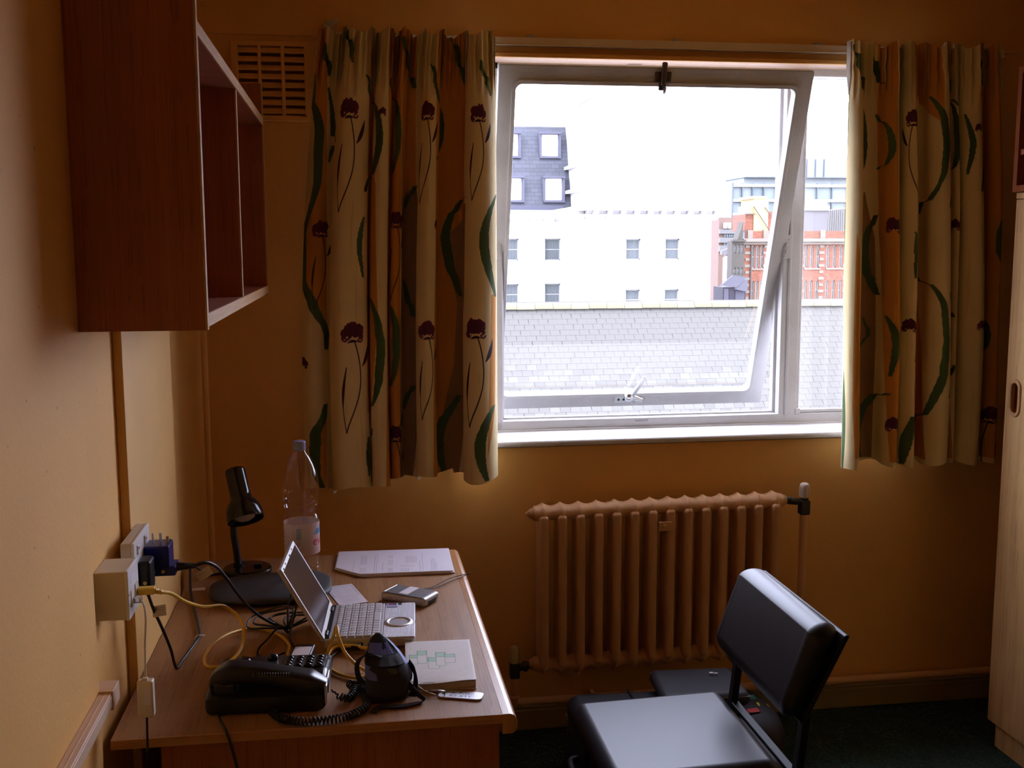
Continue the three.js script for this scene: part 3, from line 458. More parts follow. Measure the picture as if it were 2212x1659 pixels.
{
  const X = (px, py) => 0.255 + (px - 640) * 0.001338 - (py - 560) * 0.000034, Y = (py) => 1.509 - (py - 560) * (0.001322 + (py - 560) * 3.6e-8);
  const plan = [[0.262, 0.05], [0.285, 0.072], [0.315, 0.07], [0.343, 0.05], [0.352, 0.055], [0.344, 0.10], [0.368, 0.135], [0.42, 0.13], [0.452, 0.105], [0.457, 0.06], [0.463, 0.055], [0.46, 0.105], [0.484, 0.13], [0.508, 0.11], [0.513, 0.05], [0.518, 0.048], [0.517, 0.085], [0.535, 0.102], [0.552, 0.082], [0.557, 0.048], [0.575, 0.04], [0.594, 0.045], [0.602, 0.06], [0.592, 0.10], [0.62, 0.138], [0.648, 0.112], [0.652, 0.06], [0.662, 0.045], [0.70, 0.04], [0.73, 0.045], [0.739, 0.06], [0.731, 0.10], [0.758, 0.132], [0.808, 0.122], [0.832, 0.095], [0.838, 0.07]];
  const OR = '#d8923a', TP = '#a07a52', spec = { seed: 3, bands: [
    [OR, [[651, 60], [651, 192], [686, 283], [688, 337], [664, 462], [647, 563], [665, 645], [701, 713], [706, 760]], [[700, 60], [705, 192], [706, 283], [706, 337], [706, 462], [706, 563], [706, 645], [706, 713], [706, 760]]],
    [OR, [[676, 960], [681, 1065]], [[706, 900], [706, 1065]]],
    [OR, [[794, 60], [794, 400], [794, 640], [796, 895]], [[800, 60], [804, 400], [812, 700], [798, 905]]],
    [OR, [[837, 60], [837, 400], [837, 700], [837, 1060]], [[865, 60], [865, 400], [865, 700], [865, 1060]]],
    [TP, [[867, 425], [867, 600], [867, 1060]], [[894, 398], [894, 600], [894, 1060]]],
    [OR, [[866, 60], [866, 430]], [[894, 60], [894, 402]]],
    [OR, [[940, 60], [940, 560], [940, 1060]], [[997, 60], [997, 440], [968, 513], [980, 600], [992, 660], [985, 800], [960, 951], [965, 1060]]],
    [TP, [[996, 440], [966, 513], [978, 600], [991, 660], [984, 800], [958, 951], [963, 1060]], [[999, 440], [999, 640], [999, 1060]]],
    [OR, [[1058, 1000], [1062, 640]], [[1075, 900], [1075, 640]]]],
    vines: [
      { leaf: 1, w: 26, pts: [[645, 160], [651, 192], [674, 229], [686, 283], [688, 337], [679, 408], [664, 462]] }, { leaf: 1, w: 26, pts: [[668, 440], [651, 513], [647, 563], [650, 609], [665, 645], [685, 680], [703, 713], [705, 760]] }, { leaf: 1, w: 26, pts: [[704, 880], [698, 911], [681, 944], [676, 983], [681, 1025], [698, 1065]] },
      { leaf: 1, w: 15, pts: [[710, 190], [717, 240], [718, 310], [711, 350]] }, { leaf: 1, w: 22, pts: [[789, 165], [802, 226], [811, 276], [809, 327], [796, 384], [788, 415]] }, { leaf: 1, w: 14, pts: [[785, 470], [779, 500], [776, 540], [784, 600]] },
      { leaf: 1, w: 23, pts: [[793, 640], [811, 697], [823, 742], [821, 788], [811, 837], [800, 880]] }, { leaf: 1, w: 12, pts: [[800, 930], [797, 983], [800, 1035]] }, { leaf: 1, w: 20, pts: [[838, 170], [846, 209], [852, 270], [850, 327], [840, 380]] }, { leaf: 1, w: 22, pts: [[838, 660], [849, 700], [857, 739], [851, 788], [840, 845]] },
      { w: 14, pts: [[867, 80], [877, 141], [889, 185]] }, { w: 13, pts: [[893, 400], [876, 438], [868, 480]] }, { w: 13, pts: [[870, 600], [880, 641], [893, 690]] }, { w: 13, pts: [[894, 846], [879, 882], [869, 930]] },
      { leaf: 1, w: 20, pts: [[924, 140], [941, 202], [951, 243], [951, 303], [941, 345]] }, { leaf: 1, w: 24, pts: [[998, 425], [974, 472], [965, 513], [973, 563], [985, 610], [998, 650]] }, { leaf: 1, w: 28, pts: [[998, 870], [972, 915], [957, 951], [958, 999], [970, 1045]] },
      { leaf: 1, w: 15, pts: [[971, 74], [988, 124], [996, 175]] }, { leaf: 1, w: 14, pts: [[1026, 130], [1040, 165], [1055, 205]] }, { leaf: 1, w: 25, pts: [[1072, 420], [1050, 475], [1043, 513], [1049, 563], [1062, 605], [1074, 645]] }, { leaf: 1, w: 26, pts: [[1073, 885], [1053, 925], [1041, 967], [1045, 1010], [1058, 1050]] }, { leaf: 1, w: 16, pts: [[697, 95], [704, 130], [711, 165]] }, { leaf: 1, w: 14, pts: [[745, 70], [752, 100], [760, 140]] }],
    flowers: [[754, 240], [761, 720], [693, 497, 0.8], [849, 478, 0.8], [850, 948, 0.85], [912, 243, 0.9], [917, 718, 0.9], [942, 487, 0.5, 1, 0], [1024, 247, 0.85], [1022, 716], [650, 790, 0.6, -1, 0], [823, 245, 0.4, 1, 0]] };
  curtain('window_curtain', 'wide printed curtain at the window on the vent grille side', plan, [0.338, 0.838], (f) => (f < 0.12 ? 0.826 : f < 0.4 ? 0.84 : f < 0.62 ? 0.855 : f < 0.8 ? 0.865 : 0.85) + 0.008 * Math.sin(f * 40), printer(X, Y, spec), (f, t) => -0.006 * Math.sin(t * 3) * (1 - f));
}
{
  const X = (px, py) => { const k = (py - 100) / 900; return (1.927 + (px - 1845) * 0.001516) * (1 - k) + (1.936 + (px - 1818) * 0.0016) * k; }, Y = (py) => 2.142 - (py - 100) * (0.001385 + (py - 100) * 3.9e-8);
  const plan = [[1.944, 0.072], [1.934, 0.09], [1.939, 0.115], [1.964, 0.128], [1.986, 0.095], [2.0, 0.06], [2.045, 0.05], [2.066, 0.06], [2.066, 0.10], [2.09, 0.128], [2.112, 0.10], [2.117, 0.05], [2.124, 0.052], [2.122, 0.10], [2.145, 0.13], [2.168, 0.10], [2.175, 0.05], [2.195, 0.045], [2.208, 0.06], [2.206, 0.105], [2.24, 0.135], [2.278, 0.11], [2.286, 0.05], [2.294, 0.055], [2.296, 0.09], [2.308, 0.098], [2.318, 0.06], [2.322, 0.06], [2.322, 0.105], [2.36, 0.132], [2.39, 0.105], [2.398, 0.05], [2.41, 0.05], [2.415, 0.09], [2.44, 0.11], [2.462, 0.08], [2.468, 0.05]];
  const z = (a) => a.map(([x, y]) => [1800 + x * 0.6268, 60 + y * 0.6268]), OR = '#d8923a', TP = '#a07a52';
  const spec = { seed: 9, edge: [[2.15, 0.8, -0.01, 0.014, OR], [1.75, 1.42, 0.002, 0.02, GREEN], [1.45, 1.12, 0.0, 0.018, GREEN], [1.16, 0.8, 0.016, 0.036, GREEN], [2.12, 1.8, 0.006, 0.022, GREEN]], bands: [[OR, z([[170, 30], [170, 700], [168, 1500]]), z([[208, 30], [210, 700], [205, 1500]])], [OR, z([[275, 30], [268, 700], [265, 1500]]), z([[298, 30], [298, 700], [296, 1500]])], [OR, z([[305, 30], [320, 250]]), z([[360, 30], [370, 330]])], [TP, z([[128, 560], [100, 800], [98, 1100], [90, 1500]]), z([[132, 560], [160, 720], [160, 1100], [150, 1500]])], [OR, z([[385, 30], [385, 700], [370, 1500]]), z([[406, 30], [408, 700], [400, 1500]])], [OR, z([[500, 30], [505, 700], [500, 1500]]), z([[578, 30], [575, 700], [560, 1500]])], [OR, z([[60, 700], [40, 1300], [45, 1480]]), z([[75, 780], [70, 1180], [60, 1480]])]],
    vines: [[20, [[72, 60], [100, 180], [130, 320], [130, 440], [105, 530]]], [20, [[170, 290], [188, 370], [188, 430], [172, 480]]], [26, [[166, 640], [136, 720], [131, 800], [150, 880], [166, 920]]], [20, [[166, 990], [184, 1070], [170, 1200]]], [34, [[166, 1260], [112, 1350], [96, 1430], [112, 1500]]], [26, [[330, 230], [370, 330], [374, 430], [345, 530]]], [22, [[345, 530], [312, 620], [300, 720], [306, 860]]], [22, [[306, 860], [340, 940], [356, 1040], [350, 1150], [322, 1250], [300, 1330], [290, 1430]]], [20, [[412, 200], [424, 330], [424, 420], [412, 490]]], [14, [[408, 550], [385, 615]]], [16, [[380, 910], [406, 1000]]], [14, [[406, 1170], [368, 1280]]], [16, [[452, 290], [466, 390], [450, 500]]], [18, [[512, 280], [520, 400], [508, 500], [494, 560]]], [20, [[500, 890], [522, 1030], [512, 1150], [488, 1240]]], [18, [[576, 650], [560, 740], [574, 820]]], [30, [[242, 1340], [222, 1420], [212, 1510]]], [14, [[165, 90], [172, 150], [185, 210]]], [14, [[395, 160], [405, 210], [430, 260]]], [12, [[505, 100], [512, 150], [505, 190]]], [12, [[255, 700], [262, 780], [256, 860]]], [10, [[128, 1000], [140, 1060], [110, 1110]]], [10, [[260, 1020], [268, 1090], [255, 1150]]]].map(([w, p]) => ({ leaf: 1, w, pts: z(p) })),
    flowers: z([[260, 312], [186, 682], [280, 688], [412, 678], [522, 682], [236, 1028], [480, 1028], [178, 1372], [264, 1358], [386, 1362], [522, 1352], [490, 340]]).map(([x, y], i) => [x, y, [0.85, 0.8, 0.4, 0.6, 0.75, 0.7, 0.5, 0.8, 0.5, 0.6, 0.9, 0.4][i], i % 2 ? 1 : -1, [1, 0, 0, 0, 0, 0, 0, 0, 0, 1, 1, 0][i]]) };
  curtain('window_curtain', 'printed curtain at the window on the wardrobe side', plan, [1.925, 2.425], (f) => (f < 0.1 ? 0.84 : 0.852) + 0.006 * Math.sin(f * 45), printer(X, Y, spec), (f, t) => -0.008 * (1 - f) * Math.sin(t * 3.1));
}
{ // louvred vent grille
  const t = thing('vent_grille', 'cream painted louvred vent grille high on the window wall', 'vent', [0, 0, 0]);
  const x0 = 0.083, x1 = 0.325, y0 = 1.905, y1 = 2.13, cols = [[0.103, 0.158], [0.167, 0.223], [0.233, 0.289]];
  const s = roundRect(x0, y0, x1, y1, 0.004); for (const [a, b] of cols) { const p = new THREE.Path(); p.moveTo(a, 1.921); p.lineTo(b, 1.921); p.lineTo(b, 2.115); p.lineTo(a, 2.115); p.closePath(); s.holes.push(p); }
  part('frame', metres(extrude(s, 0.014, 0.002)), M.wall, t);
  for (const [a, b] of cols) for (let k = 0; k < 8; k++) part('slat', metres(rbox(a - 0.002, b + 0.002, -0.0095, 0.0095, -0.0013, 0.0013, 0.001).rotateX(-0.6).translate(0, 1.934 + k * 0.0242, 0.008)), M.wall, t);
}
{ // wall cupboard: an open book box hung on the left wall
  const t = thing('wall_shelf', 'open reddish wooden wall shelf unit with pale front edges on the left wall', 'shelf', [0, 0, 0]);
  const side = (z, y1, n) => { part('side_panel', metres(box(0.0005, 0.186, 1.417, y1, z, z + 0.017)), M.cabinet, t); part('edge_band', metres(rbox(0.186, 0.19, 1.417, y1, z, z + 0.017, 0.001)), M.paleEdge, t); };
  side(1.534, 1.985); side(0.302, 1.966);
  part('divider', metres(box(0.0005, 0.184, 1.442, 1.86, 0.958, 0.974)), M.cabinet, t);
  part('edge_band', metres(rbox(0.184, 0.188, 1.442, 1.86, 0.958, 0.974, 0.001)), M.paleEdge, t);
  for (const y of [1.421, 1.86]) { part('shelf_board', metres(box(0.0005, 0.186, y, y + 0.021, 0.319, 1.534), true), M.cabinet, t); part('edge_band', metres(rbox(0.186, 0.1895, y, y + 0.021, 0.319, 1.534, 0.001), true), M.paleEdge, t); }
  part('back_panel', metres(box(0.0005, 0.006, 1.442, 1.86, 0.319, 1.534)), M.cabinet, t);
}
{ // cast iron radiator
  const paint = std(lin(0.78, 0.44, 0.20), 0.42, { bumpMap: rep(T.grit, 0.08), bumpScale: 0.0006 });
  const t = thing('radiator', 'cream painted cast iron column radiator under the window', 'radiator', [0.972, 0, 0]);
  const pitch = 0.0568, n = 14, zc = 0.095;
  const hub = (y, r0, r1, pw) => { const pts = []; for (let k = 0; k <= 12; k++) { const u = k / 12 * 2 - 1, q = pw ? 1 - (1 - Math.abs(u)) ** 2 : u * u; pts.push([r1 * (1 - q) + r0 * q, u * pitch / 2]); } return lathe(pts, 24).rotateZ(PI / 2).scale(1, 1, 1.25).translate(0, y, zc); };
  const col = (z) => { const g = new RoundedBoxGeometry(0.0275, 0.48, 0.092, 4, 0.0125); return g.translate(0, 0.4925, z); };
  const sec = merge(hub(0.733, 0.0225, 0.032, 1), hub(0.252, 0.0215, 0.031, 1), col(0.095));
  for (let k = 0; k < n; k++) { const m = part('section', sec, paint, t); m.position.set(k * pitch, 0.0008 * k, 0); }
  const xe = (n - 0.5) * pitch;
  part('plug', merge(cyl(V(-0.042, 0.733, zc), V(-0.026, 0.733, zc), 0.012, 0.02), cyl(V(-0.052, 0.733, zc), V(-0.04, 0.733, zc), 0.006), rbox(-0.046, -0.04, 0.725, 0.741, zc - 0.008, zc + 0.008, 0.002)), paint, t);
  part('hub_end', merge(cyl(V(xe, 0.744, zc), V(xe + 0.016, 0.744, zc), 0.021, 0.014), cyl(V(-0.042, 0.252, zc), V(-0.026, 0.252, zc), 0.014, 0.021)), paint, t);
  part('wall_bracket', merge(rbox(6.6 * pitch - 0.02, 6.6 * pitch + 0.024, 0.672, 0.702, 0.135, 0.143, 0.003), cyl(V(6.6 * pitch, 0.687, 0.142), V(6.6 * pitch, 0.687, 0.148), 0.006), box(6.6 * pitch - 0.006, 6.6 * pitch + 0.006, 0.675, 0.69, 0.001, 0.14)), paint, t);
  for (const k of [2, 11]) part('foot_bracket', box(k * pitch - 0.006, k * pitch + 0.006, 0.215, 0.235, 0.001, 0.11), paint, t);
  const dark = std(lin(0.035, 0.034, 0.028), 0.45, { metalness: 0.3 }), ivory = std(lin(0.78, 0.70, 0.60), 0.4);
  // thermostatic valve at the top, lockshield at the foot
  const v1 = part('valve_body', merge(cyl(V(xe + 0.015, 0.744, zc), V(xe + 0.032, 0.744, zc), 0.012), cyl(V(0.848, 0.735, zc), V(xe + 0.028, 0.74, zc), 0.011), rbox(0.829, 0.861, 0.695, 0.742, zc - 0.015, zc + 0.015, 0.005), cyl(V(0.845, 0.735, zc), V(0.845, 0.75, zc), 0.013)), dark, t, 'dark valve body');
  const knob = lathe([[0, 0.048], [0.010, 0.048], [0.0145, 0.044], [0.0155, 0.036], [0.0155, 0.006], [0.012, 0]], 20).translate(0.845, 0.748, zc);
  part('valve_knob', merge(knob, ...Array.from({ length: 10 }, (_, k) => rbox(-0.0016, 0.0016, 0.006, 0.036, 0.014, 0.0168, 0.0005).rotateY(k * PI / 5).translate(0.845, 0.748, zc))), ivory, v1, 'white ribbed knob');
  const v2 = part('valve_body', merge(cyl(V(-0.075, 0.243, zc), V(-0.038, 0.25, zc), 0.011), rbox(-0.103, -0.072, 0.212, 0.262, zc - 0.015, zc + 0.015, 0.005), cyl(V(-0.06, 0.246, zc), V(-0.048, 0.247, zc), 0.016, 0.016, 6)), dark, t, 'dark valve body');
  part('valve_cap', lathe([[0, 0.054], [0.009, 0.053], [0.0145, 0.046], [0.0155, 0.03], [0.0158, 0]], 20).translate(-0.088, 0.262, zc), std(lin(0.5, 0.40, 0.20), 0.4), v2, 'cream cap');
  part('feed_pipe', merge(cyl(V(0.845, 0.70, zc), V(0.845, 0.125, zc), 0.0125, 0.0125, 16), tube([V(0.845, 0.13, zc), V(0.845, 0.112, zc - 0.012), V(0.845, 0.104, 0.062), V(0.845, 0.104, 0.0575)], 0.0125, 16, 12), tube([V(-0.088, 0.215, zc), V(-0.088, 0.16, zc), V(-0.088, 0.118, zc - 0.012), V(-0.086, 0.104, 0.062), V(-0.085, 0.104, 0.0575)], 0.0125, 30, 12), new THREE.TorusGeometry(0.012, 0.005, 8, 16).rotateX(PI / 2).translate(-0.088, 0.15, zc)), paint, t);
  mono('heating_pipe', merge(cyl(V(0.86, 0.103, 0.032), V(2.95, 0.106, 0.032), 0.0125, 0.0125, 16), cyl(V(-0.03, 0.103, 0.032), V(0.9, 0.103, 0.032), 0.012, 0.012, 16), ...[1.15, 1.95, 2.6, 0.4].map((x) => box(x - 0.006, x + 0.006, 0.09, 0.116, 0.001, 0.034))), paint, 'cream painted heating pipe running along the wall above the skirting', 'pipe');
}
{ // wardrobe at the right-hand side
  const t = thing('wardrobe', 'pale wooden wardrobe with a recessed oval grip', 'wardrobe', [0, 0, 0]);
  const x0 = 2.34, x1 = 2.92, z0 = 0.322, z1 = 1.5;
  part('carcass', metres(merge(box(x0 + 0.02, x1, 0.07, 1.68, z0, z0 + 0.018), box(x0 + 0.02, x1, 0.07, 1.68, z1 - 0.018, z1), box(x0 + 0.02, x1, 0.07, 0.09, z0, z1), box(x1 - 0.01, x1, 0.07, 1.68, z0, z1))), M.ash, t);
  part('top_panel', metres(rbox(x0 + 0.0, x1, 1.676, 1.694, z0, z1, 0.002)), M.ash, t);
  const door = (za, zb, hz) => {
    const s = roundRect(za, 0.078, zb, 1.674, 0.002), h = roundRect(hz - 0.024, 1.042, hz + 0.024, 1.146, 0.0235, new THREE.Path()); s.holes.push(h);
    const d = part('door', metres(extrude(s, 0.018, 0.0015).rotateY(-PI / 2).translate(x0 + 0.018, 0, 0)), M.ash, t);
    const f = roundRect(hz - 0.0275, 1.038, hz + 0.0275, 1.15, 0.027); f.holes.push(roundRect(hz - 0.016, 1.05, hz + 0.016, 1.138, 0.0155, new THREE.Path()));
    part('handle', metres(extrude(f, 0.008, 0.003).rotateY(-PI / 2).translate(x0 + 0.003, 0, 0)), M.paleEdge, d, 'oval wooden grip');
    part('recess', metres(box(x0 + 0.014, x0 + 0.017, 1.04, 1.148, hz - 0.025, hz + 0.025)), M.cabinet, d);
  };
  door(z0 + 0.002, 0.9, 0.372); door(0.904, z1 - 0.002, 1.44);
  part('plinth', metres(box(x0 + 0.014, x1, 0, 0.07, z0 + 0.026, z1)), M.ash, t);
  const dull = phys(lin(0.30, 0.095, 0.035), 0.7, { map: rep(T.wood, 0.45, 1.1), specularIntensity: 0.2 }), c = thing('top_cupboard', 'dark red wooden box unit standing on top of the wardrobe', 'cupboard', [0, 0, 0]);
  part('carcass', metres(merge(box(2.318, 2.92, 1.695, 1.713, 0.335, 1.48), box(2.318, 2.92, 2.03, 2.048, 0.335, 1.48), box(2.318, 2.92, 1.713, 2.03, 0.335, 0.353), box(2.318, 2.92, 1.713, 2.03, 1.462, 1.48), box(2.905, 2.92, 1.713, 2.03, 0.353, 1.462))), dull, c);
  part('shelf_board', metres(box(2.325, 2.9, 1.80, 1.816, 0.353, 1.462)), M.cabinet, c);
}
{ // desk along the left wall
  const t = thing('desk', 'brown wooden desk with a rounded oak front edge', 'desk', [0, 0, 0]);
  const z0 = 0.472, z1 = 1.497;
  part('desk_top', metres(merge(box(0.0015, 0.654, 0.7235, 0.74, z0 + 0.002, z1 - 0.003))), M.deskTop, t);
  part('end_lipping', metres(rbox(0.0015, 0.654, 0.7235, 0.7402, z1 - 0.003, z1, 0.001), true), M.oak, t);
  part('end_lipping', metres(rbox(0.0015, 0.654, 0.7235, 0.7402, z0, z0 + 0.002, 0.001), true), M.oak, t);
  const lip = new THREE.Shape(); lip.moveTo(0, 0.704); lip.lineTo(0.016, 0.704); lip.quadraticCurveTo(0.026, 0.706, 0.0265, 0.722); lip.quadraticCurveTo(0.026, 0.7385, 0.012, 0.7405); lip.lineTo(0, 0.7405); lip.closePath();
  part('front_lipping', metres(extrude(lip, z1 - z0, 0.001, { curveSegments: 10 }).translate(0.652, 0, z0)), M.oak, t, 'rounded oak edging along the front');
  part('end_panel', metres(box(0.078, 0.648, 0.0, 0.7235, z1 - 0.034, z1 - 0.016)), M.cabinet, t);
  part('end_panel', metres(box(0.02, 0.63, 0.0, 0.7235, z0 + 0.02, z0 + 0.038)), M.cabinet, t);
  part('back_rail', metres(box(0.082, 0.1, 0.35, 0.7235, z0 + 0.038, z1 - 0.034)), M.cabinet, t);
}
// ---------------------------------------------------------------- things on and around the desk
const DY = 0.7405;
function warp(g, fn) { const r = clean(g).clone(), p = r.attributes.position, q = V(); for (let i = 0; i < p.count; i++) { q.fromBufferAttribute(p, i); fn(q); p.setXYZ(i, q.x, q.y, q.z); } const m = mergeVertices((() => { r.deleteAttribute('normal'); r.deleteAttribute('uv'); return r; })(), 1e-5); m.computeVertexNormals(); return clean(m); }
function loft(rings, caps = true) { // closed loops of equal length, joined in order
  const n = rings[0].length, pos = [], idx = [], uv = [];
  rings.forEach((r, j) => r.forEach((p, i) => { pos.push(p.x, p.y, p.z); uv.push(i / n, j / (rings.length - 1)); }));
  for (let j = 0; j < rings.length - 1; j++) for (let i = 0; i < n; i++) { const a = j * n + i, b = j * n + ((i + 1) % n), c = a + n, d = b + n; idx.push(a, c, b, b, c, d); }
  if (caps) for (const [j, s] of [[0, 1], [rings.length - 1, -1]]) { const c = rings[j].reduce((t, p) => t.add(p), V()).divideScalar(n), k = pos.length / 3; pos.push(c.x, c.y, c.z); uv.push(0.5, j ? 1 : 0); for (let i = 0; i < n; i++) { const a = j * n + i, b = j * n + ((i + 1) % n); s > 0 ? idx.push(k, a, b) : idx.push(k, b, a); } }
  const g = new THREE.BufferGeometry(); g.setAttribute('position', new THREE.Float32BufferAttribute(pos, 3)); g.setAttribute('uv', new THREE.Float32BufferAttribute(uv, 2)); g.setIndex(idx); g.computeVertexNormals(); return g;
}
const oval = (cx, cy, cz, rx, rz, n = 28, pw = 1, tilt = 0) => Array.from({ length: n }, (_, i) => { const a = (i / n) * 2 * PI, s = Math.sin(a), c = Math.cos(a); return V(cx + rx * Math.sign(c) * Math.pow(Math.abs(c), pw), cy + tilt * s * rz, cz + rz * Math.sign(s) * Math.pow(Math.abs(s), pw)); });
function ribbon(pts, w, t, n = 40) { // flat strap along a curve, wide across the given side vector
  const c = curve(pts.map((p) => p.slice(0, 3))), rings = [];
  for (let k = 0; k <= n; k++) { const u = k / n, p = c.getPoint(u), T = c.getTangent(u), f = u * (pts.length - 1), i = Math.min(pts.length - 2, Math.floor(f)), s = V(...pts[i][3]).lerp(V(...pts[i + 1][3]), f - i); s.addScaledVector(T, -s.dot(T)).normalize(); const nn = V().crossVectors(T, s).normalize(), q = (a, b) => p.clone().addScaledVector(s, a * w / 2).addScaledVector(nn, b * t / 2); rings.push([q(-1, -1), q(1, -1), q(1, 1), q(-1, 1)]); }
  return toCreasedNormals(loft(rings), 0.6);
}
const paperWhite = std(lin(0.80, 0.77, 0.82), 0.75), ivoryPlastic = std(lin(0.66, 0.60, 0.48), 0.42), whitePlastic = std(lin(0.78, 0.76, 0.74), 0.35), gloss = std(lin(0.010, 0.010, 0.012), 0.16), satin = std(lin(0.009, 0.009, 0.011), 0.42), silver = std(lin(0.62, 0.60, 0.60), 0.34, { metalness: 0.55 });
const scribble = (c, x0, x1, y, r, s = 2.2) => { let x = x0; while (x < x1) { const w = 3 + r() * 11; c.fillRect(x, y + (r() - 0.5), Math.min(w, x1 - x), s); x += w + 3; } };

{ // black desk lamp
  const t = thing('desk_lamp', 'small glossy black desk lamp with a bell shade', 'lamp', [0.138, DY, 0.595]);
  part('base', lathe([[0, 0.0005], [0.055, 0.0005], [0.0595, 0.003], [0.0595, 0.011], [0.057, 0.0145], [0.05, 0.016], [0, 0.0168]], 48), gloss, t);
  part('switch', rbox(0.016, 0.036, 0.0155, 0.024, -0.006, 0.008, 0.003), M.blackRubber, t);
  part('stem', merge(tube([V(-0.022, 0.014, -0.012), V(-0.026, 0.05, -0.016), V(-0.032, 0.10, -0.022), V(-0.03, 0.15, -0.03)], 0.0088, 30, 16), cyl(V(-0.022, 0.013, -0.012), V(-0.022, 0.02, -0.012), 0.013)), satin, t);
  const s = new THREE.Group(); s.name = numbered('shade'); t.add(s); s.position.set(0.002, 0.137, 0.012); s.rotation.set(-0.52, 0, 0.22);
  part('shell', lathe([[0.042, 0.0], [0.0445, -0.001], [0.0452, 0.008], [0.0445, 0.022], [0.040, 0.037], [0.032, 0.049], [0.0268, 0.058], [0.0258, 0.066], [0.0252, 0.128], [0.0235, 0.134], [0.012, 0.137], [0.0, 0.1375], [0.0, 0.134], [0.022, 0.131], [0.0235, 0.062], [0.030, 0.047], [0.0385, 0.034], [0.0425, 0.02], [0.0428, 0.006], [0.042, 0]], 48), gloss, s);
  part('bulb', lathe([[0, -0.001], [0.014, 0.0], [0.023, 0.005], [0.027, 0.014], [0.026, 0.022], [0.016, 0.036], [0.0135, 0.05], [0, 0.052]], 32), phys(lin(0.55, 0.52, 0.5), 0.35, { clearcoat: 0.5 }), s, 'unlit frosted bulb');
  part('clip', rbox(-0.045, -0.03, 0.0, 0.03, -0.02, -0.006, 0.004), satin, s);
}
{ // plastic water bottle
  const t = thing('water_bottle', 'tall clear plastic water bottle with a blue cap and pink printed label', 'bottle', [0.274, DY, 0.6]);
  const pet = phys(lin(0.97, 0.96, 0.98), 0.03, { transmission: 1, thickness: 0, ior: 1.5 });
  const prof = [[0.0, 0.006], [0.02, 0.003], [0.036, 0.0005], [0.042, 0.004], [0.0435, 0.012], [0.0415, 0.017], [0.0438, 0.022], [0.0418, 0.028], [0.0438, 0.034], [0.0418, 0.040], [0.0435, 0.046], [0.0432, 0.05], [0.0432, 0.128], [0.0442, 0.134], [0.0418, 0.142], [0.0388, 0.150], [0.0385, 0.157], [0.041, 0.164], [0.0425, 0.170], [0.041, 0.176], [0.043, 0.184], [0.044, 0.193], [0.0432, 0.198], [0.0445, 0.205], [0.044, 0.225], [0.0418, 0.245], [0.037, 0.263], [0.030, 0.281], [0.0225, 0.294], [0.0155, 0.303], [0.0138, 0.307]];
  const cs = new THREE.CatmullRomCurve3(prof.map(([r, y]) => V(r, y, 0)), false, 'centripetal').getPoints(150).map((p) => [p.x, p.y]);
  const g = lathe(cs, 56);
  part('body', warp(g, (q) => { if (q.y < 0.125 || q.y > 0.2) return; }), pet, t);
  part('cap', merge(lathe([[0, 0.3295], [0.0135, 0.3295], [0.0152, 0.3275], [0.0154, 0.309], [0.0148, 0.3065], [0, 0.3065]], 32), ...Array.from({ length: 24 }, (_, k) => rbox(-0.0007, 0.0007, 0.309, 0.3275, 0.0148, 0.0158, 0.0003).rotateY(k * PI / 12))), std(lin(0.30, 0.33, 0.56), 0.4), t, 'pale blue screw cap');
  const label = canvasTex(1024, 320, (c, w, h) => {
    c.fillStyle = '#dcc6ba'; c.fillRect(0, 0, w, h); c.fillStyle = '#e6d6ce'; c.fillRect(0, 0, 420, h); c.fillStyle = '#e0b4ae'; c.fillRect(640, 0, 70, h);
    c.fillStyle = '#4f9a96'; for (let k = 0; k < 22; k++) c.fillRect(470, 40 + k * 5.4, 44, k % 3 ? 2.2 : 3.6); c.fillStyle = '#6aa2a0'; for (let k = 0; k < 6; k++) c.fillRect(474, 172 + k * 8, 34, 3);
    c.strokeStyle = '#2b3d3f'; c.lineWidth = 4; for (const [x, y] of [[478, 236], [500, 262], [478, 284]]) { c.beginPath(); c.arc(x, y, 9, 0.6, 5.6); c.stroke(); } c.fillStyle = '#7d8f90'; for (let k = 0; k < 5; k++) c.fillRect(512, 226 + k * 13, 20, 3);
    c.fillStyle = '#4b90c8'; c.beginPath(); c.moveTo(640, 118); c.lineTo(690, 30); c.lineTo(716, 74); c.lineTo(744, 22); c.lineTo(800, 118); c.closePath(); c.fill(); c.fillStyle = '#bcdcf0'; c.beginPath(); c.moveTo(690, 30); c.lineTo(706, 60); c.lineTo(676, 62); c.closePath(); c.fill();
    c.fillStyle = '#c2183c'; c.font = 'bold 110px sans-serif'; c.fillText('evian', 622, 228); c.fillStyle = '#3b7a84'; for (let k = 0; k < 4; k++) c.fillRect(300, 90 + k * 44, 20, 16);
  });
  const lg = new THREE.CylinderGeometry(0.0437, 0.0437, 0.078, 64, 1, true).rotateY(PI), li = new THREE.CylinderGeometry(0.0435, 0.0435, 0.078, 64, 1, true).rotateY(PI);
  part('label', lg.translate(0, 0.089, 0), phys(lin(1, 1, 1), 0.55, { map: label, transmission: 0.3, thickness: 0 }), t, 'pink and white printed label');
}
